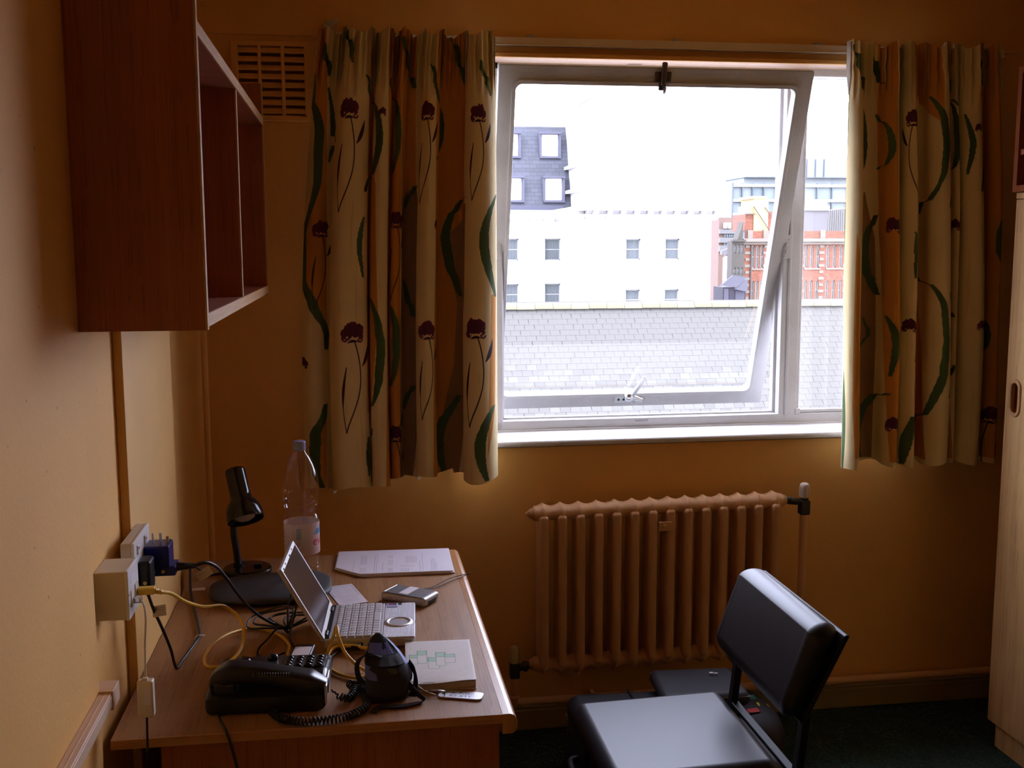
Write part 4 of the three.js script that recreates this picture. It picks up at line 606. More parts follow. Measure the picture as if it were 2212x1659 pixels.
{ // papers by the far corner of the desk
  const print = canvasTex(1024, 724, (c, w, h) => { c.fillStyle = '#f6f2f8'; c.fillRect(0, 0, w, h); const r = rng(17); c.fillStyle = '#6d6a78'; c.save(); c.translate(0, h); c.rotate(-PI / 2); // lines run along the short side
    for (const [y, x0, x1, n] of [[150, 90, 420, 1], [210, 60, 200, 4], [210, 300, 560, 4], [330, 60, 560, 1], [400, 90, 330, 1], [450, 60, 180, 3], [450, 260, 420, 3], [450, 460, 560, 3], [560, 60, 150, 5], [560, 200, 240, 8], [600, 300, 520, 7], [720, 60, 380, 1], [820, 60, 420, 3], [850, 70, 300, 2]]) for (let k = 0; k < n; k++) scribble(c, x0, x1, y + k * 15, r, 2.4);
    c.fillRect(60, 348, 560, 1.5); c.fillRect(60, 745, 520, 1.5); c.restore(); });
  const shape = shapeOf([[0.0, -0.142], [0.0, 0.0], [0.287, 0.0], [0.287, -0.198], [0.06, -0.2]]);
  const sheet = (th) => { const g = extrude(shape, th, 0, { curveSegments: 1 }); const p = g.attributes.position, uv = g.attributes.uv; for (let i = 0; i < p.count; i++) uv.setXY(i, p.getX(i) / 0.297, 1 + p.getY(i) / 0.21); return flat(g); };
  for (let k = 0; k < 4; k++) {
    const o = mono('paper_sheet', sheet(k < 3 ? 0.0024 : 0.0006), k === 3 ? std(lin(0.86, 0.83, 0.88), 0.7, { map: print }) : paperWhite, ['lowest part of the white paper pile on the desk end', 'second layer of the white paper pile, slightly turned', 'third layer of the white paper pile under the printed page', 'printed white page on top of the paper pile by the desk end'][k], 'paper');
    o.position.set(0.362 + [0.002, -0.003, 0.001, 0][k], DY + 0.0026 * k + 0.0001, 0.474 + [0.004, -0.001, 0.003, 0][k]); o.rotation.y = [-0.02, -0.05, -0.03, -0.045][k];
  }
  const card = canvasTex(256, 512, (c, w, h) => { c.fillStyle = '#f1eef2'; c.fillRect(0, 0, w, h); const r = rng(4); c.strokeStyle = '#6b7a78'; c.lineWidth = 4; c.strokeRect(16, 30, 220, 270); c.fillStyle = '#7b7886'; for (let k = 0; k < 5; k++) { scribble(c, 36, 110, 70 + k * 44, r, 3); scribble(c, 140, 210, 64 + k * 44, r, 3); } for (let k = 0; k < 5; k++) scribble(c, 40, 200, 340 + k * 26, r, 3); });
  const cg = flat(extrude(shapeOf([[-0.033, -0.072], [0.033, -0.072], [0.033, 0.072], [-0.033, 0.072]]), 0.0008)), p = cg.attributes.position, uv = cg.attributes.uv; for (let i = 0; i < p.count; i++) uv.setXY(i, (p.getX(i) + 0.033) / 0.066, 1 - (p.getZ(i) + 0.072) / 0.144);
  const o = mono('leaflet', cg, std(lin(0.82, 0.79, 0.84), 0.7, { map: card }), 'small white leaflet with a printed box lying behind the laptop screen', 'leaflet'); o.position.set(0.381, DY + 0.0002, 0.806); o.rotation.y = 0.26;
}
{ // silver pocket device
  const t = thing('pocket_device', 'silver pocket-sized electronic device with a white sticker and wrist cord', 'device', [0.526, DY, 0.868], -0.62);
  part('body', rbox(-0.06, 0.06, 0.0008, 0.0205, -0.033, 0.033, 0.0075, 5), std(lin(0.50, 0.47, 0.46), 0.38, { metalness: 0.5 }), t);
  part('top_plate', rbox(-0.052, 0.052, 0.0198, 0.0214, -0.029, 0.029, 0.0008), std(lin(0.24, 0.23, 0.235), 0.42, { metalness: 0.4 }), t, 'darker grey top plate');
  part('sticker', rbox(-0.016, 0.008, 0.0212, 0.0218, -0.029, 0.022, 0.0002), paperWhite, t, 'white paper sticker');
  part('bright_edge', rbox(-0.0535, -0.0505, 0.0195, 0.0218, -0.027, 0.027, 0.001), M.chrome, t);
  part('port', rbox(0.0585, 0.0606, 0.005, 0.0125, -0.018, 0.018, 0.001), M.blackRubber, t, 'black connector slot');
  for (const x of [-0.045, -0.022, -0.008]) part('button', rbox(x - 0.005, x + 0.005, 0.009, 0.0135, 0.0322, 0.0342, 0.001), M.steel, t);
  const cord = std(lin(0.06, 0.055, 0.05), 0.7);
  const o = mono('wrist_cord', merge(tube([V(0.553, DY + 0.012, 0.83), V(0.585, DY + 0.004, 0.79), V(0.63, DY + 0.006, 0.74), V(0.684, DY + 0.006, 0.704)], 0.0011, 40, 6), tube([V(0.556, DY + 0.011, 0.833), V(0.592, DY + 0.0035, 0.797), V(0.635, DY + 0.004, 0.752), V(0.68, DY + 0.004, 0.706)], 0.0011, 40, 6)), cord, 'thin dark cord of the silver device trailing over the desk edge', 'cord');
}
{ // notebook with a green emblem
  const cover = canvasTex(1024, 1024, (c, w, h) => {
    c.fillStyle = '#efece6'; c.fillRect(0, 0, w, h); const r = rng(8); for (let k = 0; k < 500; k++) { c.globalAlpha = 0.04; c.fillStyle = r() < 0.5 ? '#b9aea0' : '#ffffff'; c.beginPath(); c.ellipse(r() * w, r() * h, 10 + r() * 50, 5 + r() * 30, r() * 3, 0, 7); c.fill(); } c.globalAlpha = 1;
    for (const [u0, u1, v0, v1] of [[0.06, 0.195, 0.34, 0.56], [0.18, 0.32, 0.25, 0.545], [0.335, 0.50, 0.42, 0.68], [0.455, 0.60, 0.30, 0.62], [0.585, 0.74, 0.355, 0.56]]) {
      const x0 = u0 * w, x1 = u1 * w, y0 = v0 * h, y1 = v1 * h, b = (y1 - y0) * 0.33; c.fillStyle = '#bfe3cd'; c.strokeStyle = '#2f9e6c'; c.lineWidth = 9;
      c.beginPath(); c.moveTo(x0, y0); c.quadraticCurveTo((x0 + x1) / 2, y0 + 16, x1, y0); c.lineTo(x1, y0 + b); c.quadraticCurveTo((x0 + x1) / 2, y0 + b + 18, x0, y0 + b); c.closePath(); c.fill(); c.stroke();
      c.fillStyle = '#f1efe9'; c.beginPath(); c.moveTo(x0, y0 + b); c.quadraticCurveTo((x0 + x1) / 2, y0 + b + 18, x1, y0 + b); c.lineTo(x1, y1); c.quadraticCurveTo((x0 + x1) / 2, y1 + 18, x0, y1); c.closePath(); c.fill(); c.lineWidth = 6; c.stroke();
    }
    c.fillStyle = '#d6cfc4'; scribble(c, 330, 760, 800, r, 5); });
  const t = thing('notebook', 'off-white soft-cover notebook with a green block emblem', 'notebook', [0.560, DY, 1.277], -0.045);
  const hw = 0.0645, hd = 0.104;
  part('pages', rbox(-hw + 0.001, hw - 0.001, 0.001, 0.0145, -hd + 0.001, hd - 0.002, 0.0015), std(lin(0.66, 0.55, 0.40), 0.85, { map: dataTex(8, 256, (u, v) => 0.82 + 0.18 * hash(3, Math.floor(v * 128), 9)) }), t, 'edges of the pages');
  const cg = warp(new THREE.BoxGeometry(2 * hw, 0.0012, 2 * hd, 24, 1, 24), (q) => { const f = Math.max(0, (q.z / hd - 0.6) / 0.4); q.y += 0.0154 + 0.0022 * f * f * Math.sin((q.x / hw) * 2.6 - 0.6) ; });
  const p = cg.attributes.position, uv = cg.attributes.uv; for (let i = 0; i < p.count; i++) uv.setXY(i, (p.getX(i) + hw) / (2 * hw), 1 - (p.getZ(i) + hd) / (2 * hd));
  part('cover', cg, std(lin(0.86, 0.83, 0.82), 0.6, { map: cover }), t, 'front cover with green emblem');
  part('back_cover', rbox(-hw, hw, 0.0002, 0.0011, -hd, hd, 0.0004), paperWhite, t);
}
{ // metal key tag, ring and bead chain
  const t = thing('key_tag', 'engraved oblong metal key tag on a split ring', 'key tag', [0.588, DY, 1.411], -0.33);
  const s = roundRect(-0.04, -0.0155, 0.04, 0.0155, 0.008); const h = new THREE.Path(); h.absarc(-0.032, 0, 0.0032, 0, 2 * PI); s.holes.push(h);
  const txt = canvasTex(512, 256, (c, w, hh) => { c.fillStyle = '#808080'; c.fillRect(0, 0, w, hh); c.fillStyle = '#303030'; c.font = 'bold 84px sans-serif'; c.fillText('L.P.H.', 150, 110); c.fillText('R2 X11', 120, 214); });
  const g = flat(extrude(s, 0.0022, 0.0005)), p = g.attributes.position, uv = g.attributes.uv; for (let i = 0; i < p.count; i++) uv.setXY(i, (p.getX(i) + 0.04) / 0.08, 1 - (p.getZ(i) + 0.0155) / 0.031);
  const ink = canvasTex(512, 256, (c, w, hh) => { c.fillStyle = '#ffffff'; c.fillRect(0, 0, w, hh); c.fillStyle = '#8d8a94'; c.font = 'bold 84px sans-serif'; c.fillText('L.P.H.', 150, 110); c.fillText('R2 X11', 120, 214); }); txt.colorSpace = THREE.NoColorSpace;
  part('plate', g, std(lin(0.62, 0.61, 0.66), 0.4, { metalness: 0.7, map: ink, bumpMap: txt, bumpScale: 0.0006 }), t, 'engraved plate').position.y = 0.001;
  part('split_ring', merge(new THREE.TorusGeometry(0.0135, 0.0009, 8, 36).rotateX(PI / 2 - 0.5).translate(-0.042, 0.007, 0), new THREE.TorusGeometry(0.0135, 0.0009, 8, 36).rotateX(PI / 2 - 0.42).translate(-0.0418, 0.0075, 0.001)), M.steel, t);
  const b = [], c = curve([V(0.487, DY + 0.034, 1.378), V(0.505, DY + 0.02, 1.385), V(0.525, DY + 0.008, 1.397), V(0.543, DY + 0.004, 1.408)]); for (let k = 0; k <= 30; k++) { const q = c.getPoint(k / 30); b.push(new THREE.SphereGeometry(0.0012, 8, 6).translate(q.x, q.y, q.z)); }
  mono('bead_chain', merge(b, tube(c, 0.0005, 30, 5)), std(lin(0.6, 0.52, 0.36), 0.3, { metalness: 0.9 }), 'fine metal bead chain running from the dark pouch to the key ring', 'chain');
}
{ // folded grey-black sleeve behind the laptop
  const g = warp(new THREE.SphereGeometry(1, 72, 40), (q) => { const f = (w, p) => Math.sign(w) * Math.pow(Math.abs(w), p), u = f(q.x, 0.62), v = f(q.z, 0.55), h = f(q.y, 0.75); const corner = u < 0 && v > 0 ? 0.16 * u * u * v : 0; q.set(0.139 * u + 0.012 * v * (u < 0 ? 1 : 0.2), (h > 0 ? 0.0155 : 0.0138) * h * (0.82 + 0.18 * Math.sin(u * 2.2 + 0.6)) + (h > 0 ? 0.0022 * Math.sin(u * 6 + v * 3) * h : 0), 0.103 * v * (1 - corner) - 0.010 * u); });
  const o = mono('laptop_sleeve', g.translate(0.209, DY + 0.0145, 0.775), std(lin(0.030, 0.028, 0.032), 0.6, { bumpMap: rep(T.leather, 0.06), bumpScale: 0.0008 }), 'soft dark grey sleeve lying flat behind the laptop screen', 'sleeve');
}
{ // small silver laptop
  const t = thing('laptop', 'small open silver laptop with a round touch pad', 'laptop', [0.3445, DY, 1.049], -0.06);
  const W = 0.106, D = 0.183;
  part('base', rbox(0.0, D, 0.004, 0.024, -W, W, 0.004, 3), silver, t);
  part('deck', rbox(0.012, 0.116, 0.0236, 0.0246, -W + 0.004, W - 0.004, 0.0005), std(lin(0.50, 0.49, 0.50), 0.45, { metalness: 0.35 }), t);
  for (const [x, z] of [[0.012, -0.09], [0.012, 0.09], [0.17, -0.09], [0.17, 0.09]]) part('foot', cyl(V(x, 0.0002, z), V(x, 0.0045, z), 0.005), M.blackRubber, t);
  part('hinge_strip', merge(rbox(0.0, 0.012, 0.0225, 0.0255, -W + 0.006, W - 0.006, 0.001), cyl(V(0.003, 0.0225, -0.085), V(0.003, 0.0225, -0.06), 0.0055), cyl(V(0.003, 0.0225, 0.06), V(0.003, 0.0225, 0.085), 0.0055)), M.blackPlastic, t, 'dark hinge strip');
  // ribbed palm rest
  const ribs = []; for (let k = 0; k < 24; k++) ribs.push(rbox(0.1185 + k * 0.00262, 0.1203 + k * 0.00262, 0.0235, 0.0248, -W + 0.003, W - 0.003, 0.0004, 1));
  const rp = part('palm_rest', merge(ribs, rbox(0.117, 0.182, 0.0225, 0.0241, -W + 0.002, W - 0.002, 0.0004)), std(lin(0.72, 0.71, 0.74), 0.36, { metalness: 0.45 }), t, 'finely ribbed palm rest');
  part('touch_pad', lathe([[0, 0.0252], [0.0195, 0.0252], [0.0205, 0.0246]], 40).translate(0.148, 0, 0.018), std(lin(0.55, 0.54, 0.57), 0.4, { metalness: 0.3 }), t, 'round touch pad');
  part('touch_pad_ring', lathe([[0.0205, 0.0244], [0.0208, 0.0262], [0.024, 0.0275], [0.0285, 0.0266], [0.0305, 0.0246], [0.0305, 0.024], [0.0205, 0.024]], 48).translate(0.148, 0, 0.018), std(lin(0.80, 0.80, 0.82), 0.36, { metalness: 0.85 }), t, 'bright metal ring');
  const sticker = (z0, z1, x0, x1, col) => part('sticker', rbox(x0, x1, 0.0247, 0.0251, z0, z1, 0.0001), col, t);
  const st = canvasTex(64, 32, (c, w, h) => { c.fillStyle = '#2b3f86'; c.fillRect(0, 0, w, h); c.fillStyle = '#a23a4a'; c.fillRect(22, 4, 26, 24); c.fillStyle = '#d6d8ec'; c.fillRect(6, 8, 12, 16); });
  const sm = std(lin(1, 1, 1), 0.4, { map: st }); sticker(-0.101, -0.089, 0.119, 0.142, sm); sticker(-0.101, -0.09, 0.146, 0.154, M.blackPlastic); sticker(-0.082, -0.073, 0.121, 0.144, std(lin(0.2, 0.22, 0.4), 0.4));
  // keys: short rows across the depth, fourteen to a row
  const keyMat = [std(lin(0.66, 0.64, 0.66), 0.45), std(lin(0.62, 0.60, 0.61), 0.45)], legend = std(lin(0.25, 0.10, 0.10), 0.6);
  const key = (x0, x1, z0, z1, m) => { const k = part('key', rbox(x0, x1, 0.0246, 0.0278, z0, z1, 0.0009, 1), m, t); return k; };
  const rows = [[0.0215, 0.0095, 16, 0], [0.0325, 0.0148, 14, 0], [0.0485, 0.0148, 13.4, 0.3], [0.0645, 0.0148, 13, 0.6], [0.0805, 0.0148, 12.6, 0.9]], Lz = 0.198;
  rows.forEach(([x, dx, n, sh]) => { const m = Math.round(n), w = Lz / m; for (let k = 0; k < m; k++) { const z0 = -Lz / 2 + k * w + 0.0008; key(x, x + dx - 0.0012, z0, z0 + w - 0.0016, keyMat[(k * 5 + m) % 2]); } });
  { const x = 0.0965, e = [0, 0.014, 0.028, 0.042, 0.056, 0.112, 0.126, 0.140, 0.155, 0.170, 0.184, 0.198]; for (let k = 0; k < e.length - 1; k++) key(x, x + 0.0138, -Lz / 2 + e[k] + 0.0008, -Lz / 2 + e[k + 1] - 0.0008, keyMat[k % 2]); }
  { const lg = []; const r = rng(3); rows.slice(1).forEach(([x, dx, n]) => { const m = Math.round(n), w = Lz / m; for (let k = 0; k < m; k++) lg.push(box(x + 0.004, x + 0.0062, 0.0277, 0.0279, -Lz / 2 + k * w + 0.003, -Lz / 2 + k * w + 0.006 + r() * 0.004)); }); const o = part('key_legends', merge(lg), legend, t); o.userData.kind = 'stuff'; }
  // lid
  const l = new THREE.Group(); l.name = numbered('lid'); t.add(l); l.position.set(0.002, 0.021, 0); l.rotation.z = 0.505;
  part('shell', rbox(-0.007, 0.0, 0.0, 0.172, -W, W, 0.003, 3), silver, l);
  const bz = roundRect(-W + 0.001, 0.002, W - 0.001, 0.171, 0.003); const hole = new THREE.Path(); hole.moveTo(-W + 0.007, 0.014); hole.lineTo(W - 0.007, 0.014); hole.lineTo(W - 0.007, 0.162); hole.lineTo(-W + 0.007, 0.162); hole.closePath(); bz.holes.push(hole);
  part('bezel', extrude(bz, 0.0022, 0.0006).rotateY(PI / 2), std(lin(0.60, 0.58, 0.56), 0.4, { metalness: 0.35 }), l);
  part('screen', box(0.0, 0.0009, 0.013, 0.163, -W + 0.006, W - 0.006), phys(lin(0.035, 0.033, 0.036), 0.12), l, 'dark glossy screen');
  for (const z of [-0.05, 0.055]) part('rubber_stop', cyl(V(0.002, 0.1665, z), V(0.0032, 0.1665, z), 0.0022), M.blackRubber, l);
  part('latch', merge(rbox(0.0018, 0.0036, 0.163, 0.1668, -0.012, -0.006, 0.0005), rbox(0.0018, 0.0036, 0.163, 0.1668, 0.085, 0.09, 0.0005)), M.blackRubber, l);
  part('front_latch', rbox(D - 0.002, D + 0.001, 0.014, 0.021, -0.008, 0.002, 0.001), M.blackPlastic, t);
  part('power_plug', merge(cyl(V(0.075, 0.012, W - 0.002), V(0.068, 0.012, W + 0.02), 0.0045), rbox(0.055, 0.075, 0.008, 0.017, W + 0.012, W + 0.024, 0.003)), M.blackPlastic, t);
}
{ // telephone
  const t = thing('telephone', 'black corded desk telephone with its handset along the near side', 'telephone', [0.252, DY, 1.335], -0.05);
  const pl = std(lin(0.013, 0.013, 0.016), 0.3), side = new THREE.Shape(); // profile across the depth: low at the back, rising to the keypad
  side.moveTo(-0.09, 0.003); side.lineTo(0.098, 0.003); side.lineTo(0.098, 0.03); side.quadraticCurveTo(0.05, 0.05, 0.02, 0.050); side.lineTo(-0.075, 0.036); side.quadraticCurveTo(-0.09, 0.034, -0.09, 0.026); side.closePath();
  part('base', extrude(side, 0.208, 0.012, { bevelSegments: 6 }).translate(0, 0, -0.103).rotateY(-PI / 2), pl, t);
  part('keypad_panel', rbox(0.018, 0.094, -0.0008, 0.0016, -0.05, 0.03, 0.001).rotateX(-0.146).translate(0, 0.0455, -0.012), satin, t);
  for (let r = 0; r < 4; r++) for (let c = 0; c < 4; c++) part('button', new THREE.SphereGeometry(1, 18, 12).scale(0.0074, 0.0052, 0.0062).translate(0, 0.0012, 0).rotateX(-0.146).translate(0.028 + c * 0.0185, 0.0425 + r * 0.0026, -0.042 + r * 0.0185), std(lin(0.012, 0.012, 0.014), 0.07), t);
  part('display_tag', rbox(-0.004, 0.004, 0, 0.0012, -0.006, 0.006, 0.0004).rotateX(-0.146).translate(0.099, 0.046, -0.03), std(lin(0.14, 0.14, 0.14), 0.4), t);
  part('hook_button', merge(lathe([[0.0, 0.010], [0.008, 0.0095], [0.010, 0.004], [0.010, 0]], 24).translate(-0.005, 0.0415, -0.048), lathe([[0.0, 0.005], [0.010, 0.0045], [0.0125, 0]], 24).translate(-0.058, 0.041, -0.05)), gloss, t);
  // handset: arched bar with two flat ends
  const rings = [], N = 44; for (let k = 0; k <= N; k++) { const u = k / N, x = -0.098 + 0.204 * u, e = Math.min(1, Math.sin(PI * Math.min(1, Math.max(0, u))) * 2.4), y = 0.05 + 0.021 * Math.sin(PI * Math.pow(u, 0.62)) - 0.016 * u, hw = (0.023 + 0.003 * Math.cos(2 * PI * u)) * (0.55 + 0.45 * e), hh = (0.018 + 0.002 * Math.cos(2 * PI * u)) * (0.5 + 0.5 * e); rings.push(Array.from({ length: 24 }, (_, i) => { const a = (i / 24) * 2 * PI, s = Math.sin(a), c = Math.cos(a), f = (q) => Math.sign(q) * Math.pow(Math.abs(q), 0.6); return V(x, y + hh * f(s), 0.068 - hw * f(c)); })); }
  const hs = part('handset', loft(rings), pl, t, 'arched black handset');
  part('earpiece', rbox(-0.092, -0.05, 0.03, 0.058, 0.046, 0.091, 0.01), pl, hs); part('mouthpiece', rbox(0.062, 0.1, 0.026, 0.048, 0.048, 0.089, 0.009), pl, hs);
  part('grip_slot', merge(...Array.from({ length: 14 }, (_, k) => rbox(-0.021 + k * 0.0046, -0.0192 + k * 0.0046, 0.0685, 0.0765, 0.089, 0.0935, 0.0006, 1).translate(0, -0.004 - 0.0002 * k, -0.001))), std(lin(0.05, 0.05, 0.055), 0.35), hs, 'row of small ribs');
  part('side_trim', rbox(0.1, 0.1045, 0.012, 0.045, 0.02, 0.094, 0.002), silver, t, 'thin grey trim on the end');
  // coiled cord
  const path = curve([V(0.358, DY + 0.022, 1.40), V(0.385, DY + 0.009, 1.41), V(0.398, DY + 0.010, 1.374), V(0.391, DY + 0.012, 1.352), V(0.405, DY + 0.0085, 1.358), V(0.418, DY + 0.0075, 1.40), V(0.416, DY + 0.0075, 1.45), V(0.385, DY + 0.0075, 1.48), V(0.345, DY + 0.0075, 1.489), V(0.305, DY + 0.0075, 1.486), V(0.272, DY + 0.0075, 1.466), V(0.258, DY + 0.009, 1.443)]);
  const len = path.getLength(), fr = path.computeFrenetFrames(900, false), pts = [], turns = len / 0.0066; for (let k = 0; k <= 900; k++) { const u = k / 900, p = path.getPointAt(u), a = u * turns * 2 * PI, R = u < 0.04 ? 0.001 : 0.0062; pts.push(p.addScaledVector(fr.normals[k], R * Math.cos(a)).addScaledVector(fr.binormals[k], R * Math.sin(a))); }
  mono('coiled_cord', new THREE.TubeGeometry(new THREE.CatmullRomCurve3(pts), 1400, 0.00165, 6), satin, 'black coiled handset cord curling along the desk edge', 'cord');
  mono('telephone_line', tube([V(0.164, DY + 0.008, 1.428), V(0.172, DY + 0.0025, 1.452), V(0.184, DY + 0.0025, 1.488), V(0.19, DY - 0.004, 1.5015), V(0.197, 0.71, 1.503), V(0.206, 0.66, 1.504), V(0.212, 0.45, 1.504), V(0.2, 0.004, 1.52)], 0.0024, 80, 8), M.blackRubber, 'thin black line lead dropping from the telephone over the desk edge', 'cord');
}
{ // padded pouch standing by the notebook
  const t = thing('camera_pouch', 'black and blue padded pouch with webbing straps', 'pouch', [0, 0, 0]);
  const cloth = std(lin(0.010, 0.010, 0.013), 0.75, { bumpMap: rep(T.weave, 0.02), bumpScale: 0.0004 }), blue = std(lin(0.10, 0.13, 0.50), 0.6), web = std(lin(0.012, 0.012, 0.016), 0.7, { bumpMap: rep(T.weave, 0.01), bumpScale: 0.0004 });
  const S = [[0.0, 0.457, 1.392, 0.026, 0.026], [0.004, 0.457, 1.391, 0.036, 0.036], [0.018, 0.458, 1.387, 0.0405, 0.039], [0.035, 0.461, 1.376, 0.0415, 0.036], [0.05, 0.457, 1.362, 0.0375, 0.031], [0.064, 0.452, 1.345, 0.0305, 0.022], [0.075, 0.448, 1.332, 0.0225, 0.013], [0.084, 0.4445, 1.322, 0.014, 0.006], [0.091, 0.4425, 1.315, 0.0045, 0.003]];
  part('body', warp(loft(S.map(([y, x, z, a, b]) => oval(x, DY + y, z, a, b, 48, 0.8))), (q) => { const a = Math.atan2(q.z - 1.36, q.x - 0.457); q.x += 0.0016 * Math.sin(a * 5 + q.y * 150) ; q.z += 0.0016 * Math.sin(a * 4 - q.y * 120); }), cloth, t);
  const band = (y0, y1, a0, a1, grow, m, n) => { const rings = []; for (let k = 0; k <= 16; k++) { const yy = y0 + ((y1 - y0) * k) / 16; let j = 0; while (j < S.length - 2 && S[j + 1][0] < yy) j++; const f = (yy - S[j][0]) / (S[j + 1][0] - S[j][0]), L = S[j].map((v, i) => v + (S[j + 1][i] - v) * f), row = []; for (let i = 0; i <= 20; i++) { const a = a0 + ((a1 - a0) * i) / 20, c = Math.cos(a), s = Math.sin(a), q = (w) => Math.sign(w) * Math.pow(Math.abs(w), 0.8); row.push(V(L[1] + (L[3] + grow) * q(c), DY + yy, L[2] + (L[4] + grow) * q(s))); } const inner = row.map((p) => V(L[1] + (p.x - L[1]) * 0.96, p.y, L[2] + (p.z - L[2]) * 0.96)).reverse(); rings.push([...row, ...inner]); } return part(n, loft(rings), m, t); };
  band(0.036, 0.06, 2.0, 3.3, 0.0012, blue, 'blue_panel'); band(0.066, 0.08, 0.9, 2.7, 0.0012, blue, 'blue_panel'); band(0.03, 0.084, -0.5, 0.42, 0.0014, blue, 'blue_panel');
  band(0.054, 0.066, 0.5, 3.6, 0.0024, web, 'flap');
  const lbl = canvasTex(128, 64, (c, w, h) => { c.fillStyle = '#15161c'; c.fillRect(0, 0, w, h); c.fillStyle = '#8f94a0'; const r = rng(2); for (let k = 0; k < 4; k++) scribble(c, 10, 116, 10 + k * 14, r, 4); });
  part('label_patch', rbox(-0.011, 0.011, -0.006, 0.006, 0, 0.0012, 0.0004).rotateX(-0.75).rotateY(-0.15).translate(0.4665, DY + 0.0475, 1.3945), std(lin(1, 1, 1), 0.6, { map: lbl }), t, 'small woven label');
  const up = [0, 1, 0], sx = [1, 0, 0], sz = [0, 0, 1];
  part('strap', ribbon([[0.45, DY + 0.066, 1.368, sz], [0.425, DY + 0.066, 1.355, [0.3, 0.6, 0.7]], [0.405, DY + 0.045, 1.345, [0.5, 0.3, 0.8]], [0.408, DY + 0.02, 1.35, [0.7, 0, 0.7]], [0.424, DY + 0.008, 1.37, [0.7, 0.2, 0.6]]], 0.014, 0.0014), web, t);
  part('strap', ribbon([[0.49, DY + 0.03, 1.39, up], [0.503, DY + 0.016, 1.408, [0.3, 0.8, 0.2]], [0.52, DY + 0.004, 1.424, [0.3, 0.5, 0.8]], [0.505, DY + 0.003, 1.436, [0.2, 0.2, 1]], [0.475, DY + 0.003, 1.442, sz], [0.44, DY + 0.004, 1.444, sz], [0.43, DY + 0.002, 1.46, [1, 0, 0.3]]], 0.013, 0.0014, 60), web, t);
  part('strap', ribbon([[0.498, DY + 0.05, 1.36, [0.4, 0.2, 0.8]], [0.507, DY + 0.038, 1.378, up], [0.507, DY + 0.018, 1.398, [0.5, 0.5, 0.2]], [0.5, DY + 0.006, 1.412, [0.8, 0.2, 0.2]]], 0.014, 0.0016), web, t);
}
{ // power brick of the laptop, its lead and the bundled flex
  const t = thing('power_brick', 'small black laptop power brick with a white rating label', 'power adapter', [0.299, DY, 1.215], -0.12);
  part('body', rbox(-0.02, 0.02, 0.0005, 0.0255, -0.042, 0.042, 0.004, 3), M.blackPlastic, t);
  const lbl = canvasTex(128, 192, (c, w, h) => { c.fillStyle = '#e9e2e6'; c.fillRect(0, 0, w, h); c.strokeStyle = '#4a3b3a'; c.lineWidth = 4; c.strokeRect(2, 2, w - 4, h - 4); c.fillStyle = '#7a6a72'; const r = rng(6); for (let k = 0; k < 12; k++) scribble(c, 10, 116, 14 + k * 14, r, 4); });
  const lg = box(-0.0175, 0.0175, 0.0255, 0.0262, -0.025, 0.03), p = lg.attributes.position, uv = lg.attributes.uv; for (let i = 0; i < p.count; i++) uv.setXY(i, (p.getX(i) + 0.0175) / 0.035, 1 - (p.getZ(i) + 0.025) / 0.055);
  part('rating_label', lg, std(lin(1, 1, 1), 0.5, { map: lbl }), t, 'white rating label');
  const pts = [V(0.108, 0.955, 1.242), V(0.127, 0.958, 1.235), V(0.142, 0.945, 1.215), V(0.157, 0.905, 1.17), V(0.178, 0.842, 1.11), V(0.206, 0.785, 1.05), V(0.238, 0.752, 1.02), V(0.256, DY + 0.006, 1.03), V(0.262, DY + 0.006, 1.05)];
  mono('mains_lead', tube(pts, 0.0033, 90, 10), M.blackRubber, 'black mains lead arching from the blue adaptor down to the bundled flex', 'cable');
  // the bundle: several loose loops tied together
  const loops = [], r = rng(12); const tie = V(0.262, DY + 0.012, 1.045);
  for (let k = 0; k < 5; k++) { const a = -1.25 - k * 0.3, L = 0.085 + 0.02 * r(), w = 0.026 + 0.016 * r(), q = (s, d, h) => V(tie.x + Math.cos(a) * s - Math.sin(a) * d, DY + 0.004 + h, tie.z + Math.sin(a) * s + Math.cos(a) * d); loops.push(tube([tie, q(L * 0.4, w, 0.014 + 0.006 * k), q(L * 0.9, w * 0.8, 0.006 + 0.004 * k), q(L * 1.05, 0, 0.004 + 0.003 * k), q(L * 0.8, -w, 0.008), q(L * 0.3, -w * 0.7, 0.012), tie], 0.0021, 60, 7)); }
  loops.push(tube([tie, V(0.262, DY + 0.05, 1.0), V(0.272, DY + 0.072, 0.985), V(0.28, DY + 0.06, 1.0), V(0.272, DY + 0.022, 1.04), V(0.268, DY + 0.01, 1.09), V(0.28, DY + 0.008, 1.14)], 0.0022, 60, 7));
  loops.push(tube([tie, V(0.245, DY + 0.02, 1.06), V(0.225, DY + 0.012, 1.10), V(0.21, DY + 0.007, 1.14), V(0.212, DY + 0.004, 1.17), V(0.235, DY + 0.004, 1.185), V(0.262, DY + 0.006, 1.165)], 0.0021, 60, 7));
  mono('bundled_flex', merge(loops, tube([V(0.256, DY + 0.006, 1.042), V(0.262, DY + 0.02, 1.047), V(0.269, DY + 0.008, 1.05), V(0.262, DY + 0.003, 1.045)], 0.0016, 24, 6)), M.blackRubber, 'tangle of thin black flex bundled together beside the laptop', 'cable');
  mono('laptop_lead', tube([V(0.303, DY + 0.012, 1.257), V(0.31, DY + 0.004, 1.265), V(0.335, DY + 0.0035, 1.24), V(0.352, DY + 0.0035, 1.2), V(0.37, DY + 0.006, 1.175), V(0.395, DY + 0.011, 1.172), V(0.412, DY + 0.0115, 1.169)], 0.0022, 60, 8), M.blackRubber, 'short black lead running from the power brick to the laptop edge', 'cable');
}
